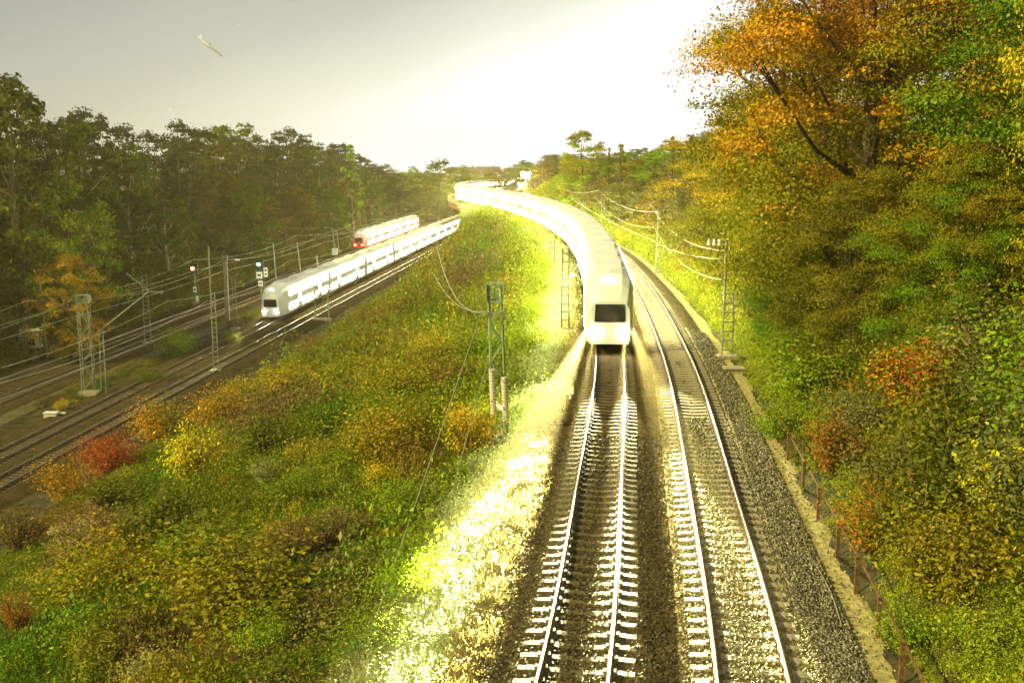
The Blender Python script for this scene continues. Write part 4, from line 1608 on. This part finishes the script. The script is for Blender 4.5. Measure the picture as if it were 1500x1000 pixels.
def bush(px, py, pyt, protos, look, label, wide=1.0, z0=-3, name='shrub', cat='shrub', group='shrubs on the bank', i=0, Yfix=None):
    p = on_ground(px, py, z0) if Yfix is None else Vector((*atY(px, py, Yfix).xy, 0))
    if Yfix is not None:
        p.z = gz(p.x, p.y)
    h = max(0.8, atY(px, pyt, p.y).z - p.z)
    SPOTS.append((p.x, p.y, h * wide * 0.6))
    o = plant(protos[i % len(protos)], name, p, h, PALN[look] if isinstance(look, str) else look, label, cat, group, wide=wide, rng=r, parts=('foliage', 'stems'))
    return o


ROSE = ((0.30, 0.19, 0.07), (0.42, 0.22, 0.10))
STRAW = ((0.34, 0.31, 0.09), (0.48, 0.42, 0.16))
for a in (
        (283, 712, 606, S_BRD, YELLOW, 'slender yellow sapling standing out on the bank below the orange shrubs', 0.75),
        (322, 622, 556, S_RND, ORANGE, 'orange shrub beside the bare ground at the foot of the bank', 1.25),
        (350, 590, 548, S_BRD, (GOLD[0], YELLOW[1]), 'little golden shrub touching the orange shrub', 0.9),
        (236, 640, 582, S_RND, (GOLD[0], ORANGE[1]), 'golden-orange shrub between the low tracks and the yellow sapling', 1.2),
        (165, 690, 632, S_RND, RED, 'rusty red shrub by the low tracks', 1.2),
        (102, 728, 665, S_RND, ORANGE, 'orange and yellow shrub at the end of the dark cutting side', 1.1),
        (30, 810, 735, S_WND, BROWN, 'brown feathery shrub at the left edge of the picture', 1.6),
        (145, 800, 728, S_WND, ROSE, 'pinkish dry seed-head bush on the bank', 2.0),
        (110, 830, 760, S_WND, (ROSE[0], STRAW[1]), 'pale straw-pink bush just below the pinkish one', 1.8),
        (312, 842, 750, S_WND, GREEN, 'fresh green feathery bush in the middle of the bank', 1.9),
        (392, 712, 668, S_WND, STRAW, 'straw-coloured tuft of dry stems on the bank', 1.6),
        (440, 740, 690, S_WND, GREEN, 'green tall-stemmed bush right of the straw-coloured tuft', 2.2),
        (430, 822, 755, S_WND, (BROWN[0], ROSE[0]), 'reddish-brown dock stand right of the feathery green bush', 2.0),
        (500, 800, 740, S_WND, (BROWN[0], STRAW[0]), 'tan dry weed stand nearer the dazzling grass', 2.0),
        (392, 948, 880, S_RND, LIME, 'bright lime-yellow shrub at the bottom of the bank', 1.15),
        (215, 1004, 950, S_BRD, STRAW, 'pale yellow shrub at the bottom edge of the picture', 1.3),
        (30, 930, 860, S_WND, (BROWN[1], RED[0]), 'brown-red weedy bush low on the left edge', 1.3),
        (300, 920, 880, S_RND, GREEN, 'mid-green bush left of the lime-yellow shrub', 1.4),
        (690, 672, 572, S_BRD, (YELLOW[0], (0.62, 0.34, 0.02)), 'yellow-orange bush at the foot of the tensioning mast', 0.8),
        (760, 432, 402, S_RND, (RED[0], BROWN[1]), 'russet bush beside the head of the tensioning mast', 1.8),
        (430, 680, 648, S_BRD, (YELLOW[0], GOLD[1]), 'small yellowish sapling among green weeds', 0.9),
        (560, 720, 670, S_BRD, YELLOW, 'yellow-leaved young bush near the guy wire', 1.0),
        (520, 560, 515, S_RND, (OLIVE[1], ORANGE[0]), 'brownish-orange bush in the middle distance of the bank', 1.8),
        (560, 620, 570, S_RND, GREEN, 'green bush right of the brownish-orange one', 1.6),
        (600, 520, 480, S_RND, OLIVE, 'broad olive bush below the drooping wires', 1.8),
        (470, 520, 490, S_RND, BROWN, 'dull brown bush near the top of the bank', 1.8),
        (590, 760, 700, S_RND, (LIME[0], GREEN[1]), 'green-yellow bush at the left of the dazzling grass', 1.3),
        (610, 880, 800, S_RND, LIME, 'vivid green bush beside the dazzling grass near the bottom', 1.2),
        (540, 960, 890, S_RND, GREEN, 'leafy green bush at the bottom beside the dazzling grass', 1.3),
        (700, 520, 470, S_RND, (OLIVE[0], GREEN[1]), 'dusky bush just left of the tensioning mast', 1.5),
        (770, 520, 470, S_RND, LIME, 'lime bush between the tensioning mast and the bright grass', 1.2),
        (258, 520, 478, S_RND, (LIME[0], GREEN[0]), 'light green bush growing between the two pairs of low tracks'),
        (215, 560, 536, S_RND, G_DK, 'low dark bush between the low tracks, left of the light green one', 1.8),
        (92, 603, 582, S_BRD, YELLOW, 'tiny yellow shrub behind the pale cable box', 0.9),
        (335, 506, 484, S_RND, G_DK, 'low weeds at the foot of the wide concrete mast', 1.1),
        (600, 342, 318, S_RND, OLIVE, 'olive bush behind the headlit low train', 1.5)):
    bush(*a[:7] if len(a) > 6 else a, i=a[0], z0=-9 if a[5].find('low tracks') > 0 or a[5].find('cable box') > 0 or a[5].find('concrete mast') > 0 else -3)

# shrubs with a place of their own on the right
for a in (
        (1348, 600, 488, S_BRD, RED, 'flame-red shrub glowing in the middle of the right-hand thicket', 1.0),
        (1195, 470, 370, S_RND, (BROWN[1], ORANGE[1]), 'rust-brown bush on the slope behind the ladder-based mast', 1.0),
        (1225, 690, 600, S_BRD, (BROWN[0], RED[0]), 'maroon-tinged bush above the fence', 1.0),
        (1270, 800, 700, S_BRD, (GREEN[0], RED[1]), 'green bush with red sprays above the fence', 1.0),
        (1370, 850, 770, S_BRD, (GREEN[0], RED[0]), 'reddening bush low on the right-hand slope', 1.1),
        (1130, 640, 575, S_RND, LIME, 'lime bush at the top end of the fence', 0.9),
        (1440, 960, 880, S_BRD, LIME, 'bright green leafy bush in the bottom right corner', 1.0),
        (1320, 950, 870, S_BRD, GREEN, 'fresh green bush right behind the nearest fence posts', 1.0),
        (1480, 760, 600, S_BRD, YELLOW, 'yellow bush at the right edge of the picture', 0.8)):
    bush(*a, z0=1, group='shrubs on the right-hand slope', i=a[0])

def crowded(x, y):
    return any(abs(x - a) < 0.9 + c and -3.2 - 0.03 * b < y - b < 0.5 + c for a, b, c in SPOTS)


def thin(x, y):
    k = np.ones(len(x))
    for a, b, c in SPOTS:
        rad = 0.5 + c
        m = (np.abs(x - a) < rad) & (y - b > -rad - 1.2) & (y - b < rad)
        k[m] = 0.68
    return k


# more shrubs, all over the right-hand slope and the bank
r = np.random.default_rng(77)
for i in range(95):
    y = 24 + 95 * (i / 95) ** 1.25 + r.uniform(-1, 1)
    d = 5.2 + (i * 7.3 % 17) * r.uniform(0.7, 1.0)
    x = float(XR(y)) + d
    px, py = pix((x, y, gz(x, y)))
    if px > 1640:
        continue
    look = ['green', 'olive', 'dark green', 'golden', 'green', 'brownish', 'olive', 'grey-green'][int(r.integers(0, 8))]
    later(plant((S_RND + S_BRD)[i % 5], 'shrub', (x, y, gz(x, y)), r.uniform(1.8, 3.4) + 0.05 * d, PALN[look], '', 'shrub', 'shrubs on the right-hand slope', wide=r.uniform(0.9, 1.3), rng=r, parts=('foliage', 'stems')), look + ' shrub', 'on the right-hand slope')
for i in range(80):
    y = 28 + 230 * (i / 80) ** 1.5
    t = r.uniform(0.12, 0.95)
    xa, xb = float(XLn(y)) - 6.2, float(XL1(y)) + 9.5
    if xa - xb < 3:
        continue
    x = xa + (xb - xa) * t
    px, py = pix((x, y, gz(x, y)))
    if px < -60 or crowded(x, y):
        continue
    look = ['green', 'olive', 'brownish', 'olive', 'dark green', 'golden'][int(r.integers(0, 6))]
    pr = (S_RND + S_WND + S_BRD)[i % 7]
    later(plant(pr, 'shrub', (x, y, gz(x, y)), (r.uniform(1.5, 2.6) + 0.006 * y) * min(1.0, 0.5 + (x - xb) / 14), PALN[look], '', 'shrub', 'shrubs on the bank', wide=r.uniform(1.2, 1.8), rng=r, parts=('foliage', 'stems')), look + ' shrub', 'on the middle bank')
for i in range(46):
    y = 88 + i * 4.5
    x = float(XL4(y)) - 5.5 - r.uniform(0, 2.5)
    look = ['dim green', 'dark green', 'olive', 'golden', 'brownish'][int(r.integers(0, 5))]
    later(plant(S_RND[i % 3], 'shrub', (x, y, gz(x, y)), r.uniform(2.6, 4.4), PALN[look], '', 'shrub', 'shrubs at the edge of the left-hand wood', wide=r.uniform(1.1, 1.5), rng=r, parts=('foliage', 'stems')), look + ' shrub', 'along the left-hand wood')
finish_labels()


# ------------------------------------------------------------------ ground cover (nobody could count it)
def cover_proto(seed, kind):
    r_ = np.random.default_rng(seed)
    if kind == 'bramble':
        n = 460
        d = unit(r_.normal(size=(n, 3)))
        d[:, 2] = np.abs(d[:, 2])
        rad = 0.7 * (1 + 0.3 * np.sin(4 * np.arctan2(d[:, 1], d[:, 0]) + seed)) * r_.uniform(0.5, 1.1, n) ** .5
        C = d * rad[:, None] * np.array([1, 1, 0.65])
        V_, F_ = leaves(C, unit(d + 0.6 * r_.normal(size=(n, 3)) + np.array([0, 0, .5])), 0.08, r_, 0.65)
    elif kind == 'broad':
        n = 230
        C = r_.normal(size=(n, 3)) * np.array([.42, .42, .22]) + np.array([0, 0, .42])
        C[:, 2] = np.abs(C[:, 2])
        V_, F_ = leaves(C, unit(0.6 * r_.normal(size=(n, 3)) + np.array([0, 0, .9])), 0.10, r_, 0.7)
    elif kind == 'weeds':
        C = []
        for s in range(20):
            b_ = r_.normal(size=2) * 0.38
            h = r_.uniform(.6, 1.25)
            t = r_.uniform(0.1, 1, 14)
            C.append(np.stack([b_[0] + t * r_.normal() * .12 + r_.normal(size=14) * .04, b_[1] + t * r_.normal() * .12 + r_.normal(size=14) * .04, t * h], 1))
        C = np.concatenate(C)
        V_, F_ = leaves(C, unit(r_.normal(size=(len(C), 3)) + np.array([0, -.2, .4])), 0.10, r_, 0.38, 0.2)
    else:                          # grass tufts
        n = 110
        b_ = r_.normal(size=(n, 2)) * 0.26
        h = r_.uniform(0.22, 0.62, n)
        ln = r_.normal(size=(n, 2)) * 0.16
        w = 0.016
        a = r_.uniform(0, 3.14, n)
        dx_, dy_ = np.cos(a) * w, np.sin(a) * w
        V_ = np.stack([np.stack([b_[:, 0] - dx_, b_[:, 1] - dy_, 0 * h], 1), np.stack([b_[:, 0] + dx_, b_[:, 1] + dy_, 0 * h], 1),
                       np.stack([b_[:, 0] + ln[:, 0] + dx_ * .4, b_[:, 1] + ln[:, 1] + dy_ * .4, h], 1), np.stack([b_[:, 0] + ln[:, 0] - dx_ * .4, b_[:, 1] + ln[:, 1] - dy_ * .4, h], 1)], 1).reshape(-1, 3)
        F_ = np.arange(4 * n).reshape(n, 4)
    m = len(F_)
    A = np.stack([r_.random(m), r_.uniform(.55, 1.45, m), r_.random(m), np.ones(m)], 1)
    return mesh_np('cover_' + kind, V_, F_, [M['cover']], A)


def rock_proto(seed):
    r_ = np.random.default_rng(seed)
    V_ = np.array([[x, y, z] for x in (-1, 1) for y in (-1, 1) for z in (-1, 1)]) * 0.5 * r_.uniform(0.6, 1.1, (8, 3)) * np.array([1, .8, .6])
    F_ = np.array([[0, 1, 3, 2], [4, 6, 7, 5], [0, 4, 5, 1], [2, 3, 7, 6], [0, 2, 6, 4], [1, 5, 7, 3]])
    return mesh_np('stone', V_, F_, [M['stone']], np.stack([r_.random(6), r_.uniform(.9, 1.1, 6), r_.random(6), np.ones(6)], 1))


def scatter(name, meshes, P, S, TA, TB, IDX, label=None, tilt=0.12, seed=0):
    """points with their own turn, size and tint, and the meshes set on them by geometry nodes"""
    r_ = np.random.default_rng(seed)
    n = len(P)
    me = bpy.data.meshes.new(name)
    me.vertices.add(n)
    me.vertices.foreach_set('co', np.asarray(P, np.float32).ravel())
    for nm, arr in (('tint_a', TA), ('tint_b', TB), ('turn', np.stack([r_.normal(0, tilt, n), r_.normal(0, tilt, n), r_.uniform(0, 6.28, n)], 1)), ('size', np.asarray(S))):
        a = me.attributes.new(nm, 'FLOAT_VECTOR', 'POINT')
        a.data.foreach_set('vector', np.asarray(arr, np.float32).ravel())
    a = me.attributes.new('pick', 'INT', 'POINT')
    a.data.foreach_set('value', np.asarray(IDX, np.int32))
    me.update()
    o = link(name, me)
    tag(o, kind='stuff')
    pc = bpy.data.collections.new(name + '_pieces')
    for i, m_ in enumerate(meshes):
        pc.objects.link(bpy.data.objects.new('%s_piece_%02d' % (name, i), m_))
    ng = bpy.data.node_groups.new(name, 'GeometryNodeTree')
    ng.interface.new_socket('Geometry', in_out='INPUT', socket_type='NodeSocketGeometry')
    ng.interface.new_socket('Geometry', in_out='OUTPUT', socket_type='NodeSocketGeometry')
    N_ = ng.nodes.new
    gi, go = N_('NodeGroupInput'), N_('NodeGroupOutput')
    ci = N_('GeometryNodeCollectionInfo')
    ci.inputs['Collection'].default_value = pc
    ci.inputs['Separate Children'].default_value = True
    ci.inputs['Reset Children'].default_value = True
    ip = N_('GeometryNodeInstanceOnPoints')
    ip.inputs['Pick Instance'].default_value = True

    def na(nm, t):
        q_ = N_('GeometryNodeInputNamedAttribute')
        q_.data_type = t
        q_.inputs['Name'].default_value = nm
        return q_.outputs[0]
    e2 = N_('FunctionNodeEulerToRotation')
    L = ng.links.new
    L(na('turn', 'FLOAT_VECTOR'), e2.inputs[0])
    L(gi.outputs[0], ip.inputs['Points'])
    L(ci.outputs[0], ip.inputs['Instance'])
    L(na('pick', 'INT'), ip.inputs['Instance Index'])
    L(e2.outputs[0], ip.inputs['Rotation'])
    L(na('size', 'FLOAT_VECTOR'), ip.inputs['Scale'])
    L(ip.outputs[0], go.inputs[0])
    md = o.modifiers.new('scatter', 'NODES')
    md.node_group = ng
    return o


COVER = [cover_proto(1, 'bramble'), cover_proto(2, 'bramble'), cover_proto(3, 'weeds'), cover_proto(4, 'weeds'), cover_proto(5, 'broad'), cover_proto(6, 'grass'), cover_proto(7, 'grass')]


def tints(P, r_, base='bank'):
    n = len(P)
    n1 = noise2(P[:, 0], P[:, 1], 2.6, 21)
    n2 = noise2(P[:, 0], P[:, 1], 1.6, 22)
    n3 = noise2(P[:, 0], P[:, 1], 6.0, 23)
    TA = np.tile(np.array([0.15, 0.20, 0.008]), (n, 1))
    TB = np.tile(np.array([0.26, 0.30, 0.012]), (n, 1))
    for m, a, b in ((n1 > 0.27, (0.21, 0.165, 0.02), (0.31, 0.20, 0.03)), (n1 < -0.20, (0.10, 0.21, 0.006), (0.19, 0.31, 0.010)),
                    (n2 > 0.34, (0.28, 0.26, 0.02), (0.42, 0.34, 0.03)), ((n3 > 0.34) & (n2 < 0), (0.19, 0.13, 0.05), (0.30, 0.19, 0.09))):
        TA[m] = a
        TB[m] = b
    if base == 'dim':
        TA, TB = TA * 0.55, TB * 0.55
    k = r_.uniform(0.65, 1.35, (n, 1))
    yl = r_.random(n) < 0.05
    TA[yl] = (0.42, 0.36, 0.02)
    TB[yl] = (0.55, 0.38, 0.03)
    rd = r_.random(n) < 0.02
    TA[rd] = (0.40, 0.12, 0.02)
    TB[rd] = (0.5, 0.2, 0.03)
    return TA * k, TB * k


def sample(n, x0, x1, y0, y1, r_, power=1.0):
    y = y0 + (y1 - y0) * r_.random(n) ** power
    return r_.uniform(0, 1, n), y


r_ = np.random.default_rng(123)
# bank
u, y = sample(19000, 0, 1, 17, 300, r_, 2.0)
xa, xb = XLn(y) - 4.7, XL1(y) + 7.6 + 0.8 * noise2(y, y * 0, 3.0, 51)
ok = xa - xb > 1
x = xb + (xa - xb) * u
vis = (x / y > -0.52) & ok
x, y = x[vis], y[vis]
P_ = np.stack([x, y, ground_z(x, y) - 0.05], 1)
TA, TB = tints(P_, r_)
# the leaves nearest the bright grass are tinted a lighter green
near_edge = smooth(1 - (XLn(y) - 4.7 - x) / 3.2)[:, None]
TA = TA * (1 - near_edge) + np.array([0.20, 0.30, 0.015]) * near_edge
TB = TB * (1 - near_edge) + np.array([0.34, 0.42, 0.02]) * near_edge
patch = noise2(x, y, 1.9, 41)
S0 = (r_.uniform(0.62, 1.15, len(x)) * (0.95 + np.clip((y - 30) / 80, 0, 1.4))) * (1 + 0.45 * (r_.random(len(x)) < 0.12))
S_ = np.stack([S0, S0, S0 * r_.uniform(0.7, 1.2, len(x)) * np.clip(1.0 + 1.3 * patch, 0.45, 1.7) * np.clip((x - xb[vis]) / 9, 0.3, 1)], 1)
k_ = thin(x, y)[:, None]
S_ = S_ * k_
TA, TB = TA * 0.84, TB * 0.84
kinds = np.where(noise2(x, y, 2.3, 42) > 0.15, r_.choice([2, 3], len(x)), np.where(noise2(x, y, 2.0, 43) > 0.22, 4, r_.choice([0, 1], len(x))))
kinds = np.where(r_.random(len(x)) < 0.3, r_.choice([0, 1, 2, 3, 4, 5, 6], len(x)), kinds)
scatter('undergrowth', COVER, P_, S_, TA, TB, kinds, seed=1)
# right-hand slope
d, y = sample(12000, 0, 1, 17, 260, r_, 1.9)
d = 3.62 + 22 * d ** 1.55
x = XR(y) + d
vis = x / y < 0.56
x, y, d = x[vis], y[vis], d[vis]
P_ = np.stack([x, y, ground_z(x, y) - 0.05], 1)
TA, TB = tints(P_, r_)
near_edge = smooth(1 - (d - 3.9) / 2.5)[:, None]
TA = TA * (1 - near_edge) + np.array([0.22, 0.30, 0.015]) * near_edge
TB = TB * (1 - near_edge) + np.array([0.40, 0.42, 0.02]) * near_edge
S0 = (r_.uniform(0.55, 1.2, len(x)) * (0.95 + np.clip((y - 30) / 80, 0, 1.3))) * np.where(d < 4.6, np.where(d < 4.0, 0.3, 0.55), 1)
S_ = np.stack([S0, S0, S0 * r_.uniform(0.7, 1.25, len(x))], 1) * thin(x, y)[:, None]
scatter('undergrowth', COVER, P_, S_, TA, TB, r_.choice([0, 1, 2, 3, 4, 5], len(x), p=[.26, .24, .12, .10, .20, .08]), seed=2)
# left-hand wood floor and the strip between the low tracks
d, y = sample(6500, 0, 1, 78, 400, r_, 1.3)
x = XL4(y) - 4.6 - 22 * d ** 1.4
P_ = np.stack([x, y, ground_z(x, y) - 0.05], 1)
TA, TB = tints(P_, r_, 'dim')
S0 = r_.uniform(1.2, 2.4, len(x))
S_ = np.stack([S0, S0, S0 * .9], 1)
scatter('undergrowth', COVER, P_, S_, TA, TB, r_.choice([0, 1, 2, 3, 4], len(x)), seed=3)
d, y = sample(1500, 0, 1, 62, 330, r_, 1.4)
x = XL1(y) - 7.2 - 3.2 * d
P_ = np.stack([x, y, np.full_like(x, ZL - 0.25)], 1)
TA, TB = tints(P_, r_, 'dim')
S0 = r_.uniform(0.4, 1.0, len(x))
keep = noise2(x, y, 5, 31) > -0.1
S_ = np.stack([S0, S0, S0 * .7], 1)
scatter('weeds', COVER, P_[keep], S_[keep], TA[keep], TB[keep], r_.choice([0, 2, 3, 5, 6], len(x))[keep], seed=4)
# verge grass left of the near track, its strong light put into the tint
u, y = sample(11000, 0, 1, 17, 280, r_, 2.2)
w0 = -1.3 + 0.2 * noise2(y, y * 0, 2.0, 8)
x = XLn(y) - 3.6 - (w0 + u * 2.9)
P_ = np.stack([x, y, ground_z(x, y) - 0.04], 1)
n = len(x)
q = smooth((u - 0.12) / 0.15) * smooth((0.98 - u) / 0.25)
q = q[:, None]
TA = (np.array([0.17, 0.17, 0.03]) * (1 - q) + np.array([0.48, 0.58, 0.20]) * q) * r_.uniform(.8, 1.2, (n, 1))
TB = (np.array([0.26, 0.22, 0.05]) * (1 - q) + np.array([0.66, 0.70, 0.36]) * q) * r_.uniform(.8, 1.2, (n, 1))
S0 = r_.uniform(0.6, 1.15, n) * (1 + np.clip((y - 30) / 90, 0, 1.2))
S_ = np.stack([S0, S0, S0 * 0.6], 1)
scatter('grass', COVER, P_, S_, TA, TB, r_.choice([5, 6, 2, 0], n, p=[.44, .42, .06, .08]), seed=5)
# withered grass on the dark verge and thin weeds on the path edge
u, y = sample(900, 0, 1, 17, 90, r_, 1.8)
x = XLn(y) - 2.0 - u * 0.9
P_ = np.stack([x, y, np.full_like(x, -0.3)], 1)
n = len(x)
S0 = r_.uniform(0.25, 0.6, n)
scatter('dry_grass', COVER, P_, np.stack([S0] * 3, 1), np.tile([0.20, 0.16, 0.05], (n, 1)), np.tile([0.28, 0.2, 0.07], (n, 1)), r_.choice([5, 6, 0], n), seed=6)

# loose ballast stones, where they are near enough to be told from the bed
ROCK = [rock_proto(i) for i in range(5)]
PS, TS, SS = [], [], []
for (n, d0, d1, ya, yb, z0, pale, sz) in ((26000, 1.45, 2.75, 17, 70, 0, 0.36, 0.062), (14000, -1.5, 1.5, 17, 45, -0.06, 0.30, 0.055), (12000, -SP - 3.0, -1.55, 17, 42, -0.06, 0.12, 0.05), (900, 2.7, 3.7, 17, 50, -0.43, 0.40, 0.05)):
    u = r_.random(n)
    y = ya + (yb - ya) * r_.random(n) ** 1.6
    d = d0 + (d1 - d0) * u
    x = XR(y) + d
    z = np.interp(d, [-SP - 3.3, -SP - 2.2, -SP - 1.5, 1.5, 2.1, 2.9, 4], [-0.62, -0.12, -0.05, -0.05, -0.22, -0.44, -0.44]) + 0.008
    PS.append(np.stack([x, y, z], 1))
    TS.append(np.array([1.0, 0.88, 0.55])[None] * pale * (r_.random((n, 1)) ** 1.5 * 1.3 + 0.15))  # stone tint follows the bed's painted bright and shaded sides
    s0 = sz * r_.uniform(0.6, 1.5, n) * (1 + np.clip((y - 30) / 40, 0, .8))
    SS.append(np.stack([s0] * 3, 1))
PS, TS, SS = map(np.concatenate, (PS, TS, SS))
scatter('gravel', ROCK, PS, SS, TS, TS * 0.8, r_.integers(0, 5, len(PS)), tilt=1.2, seed=7)

# ------------------------------------------------------------------ the glowing night air
HZ = True
if HZ:
    hz = MB().box((0, 330, 8), (520, 680, 42))
    hm = bpy.data.materials.new('haze')
    hm.use_nodes = True
    nt = hm.node_tree
    for n_ in list(nt.nodes):
        nt.nodes.remove(n_)
    out = nt.nodes.new('ShaderNodeOutputMaterial')
    pv = nt.nodes.new('ShaderNodeVolumePrincipled')
    pv.inputs['Color'].default_value = (1.0, 0.84, 0.45, 1)
    pv.inputs['Density'].default_value = 0.00045
    pv.inputs['Anisotropy'].default_value = 0.3
    nt.links.new(pv.outputs[0], out.inputs['Volume'])
    tag(hz.build('haze', hm), kind='stuff')
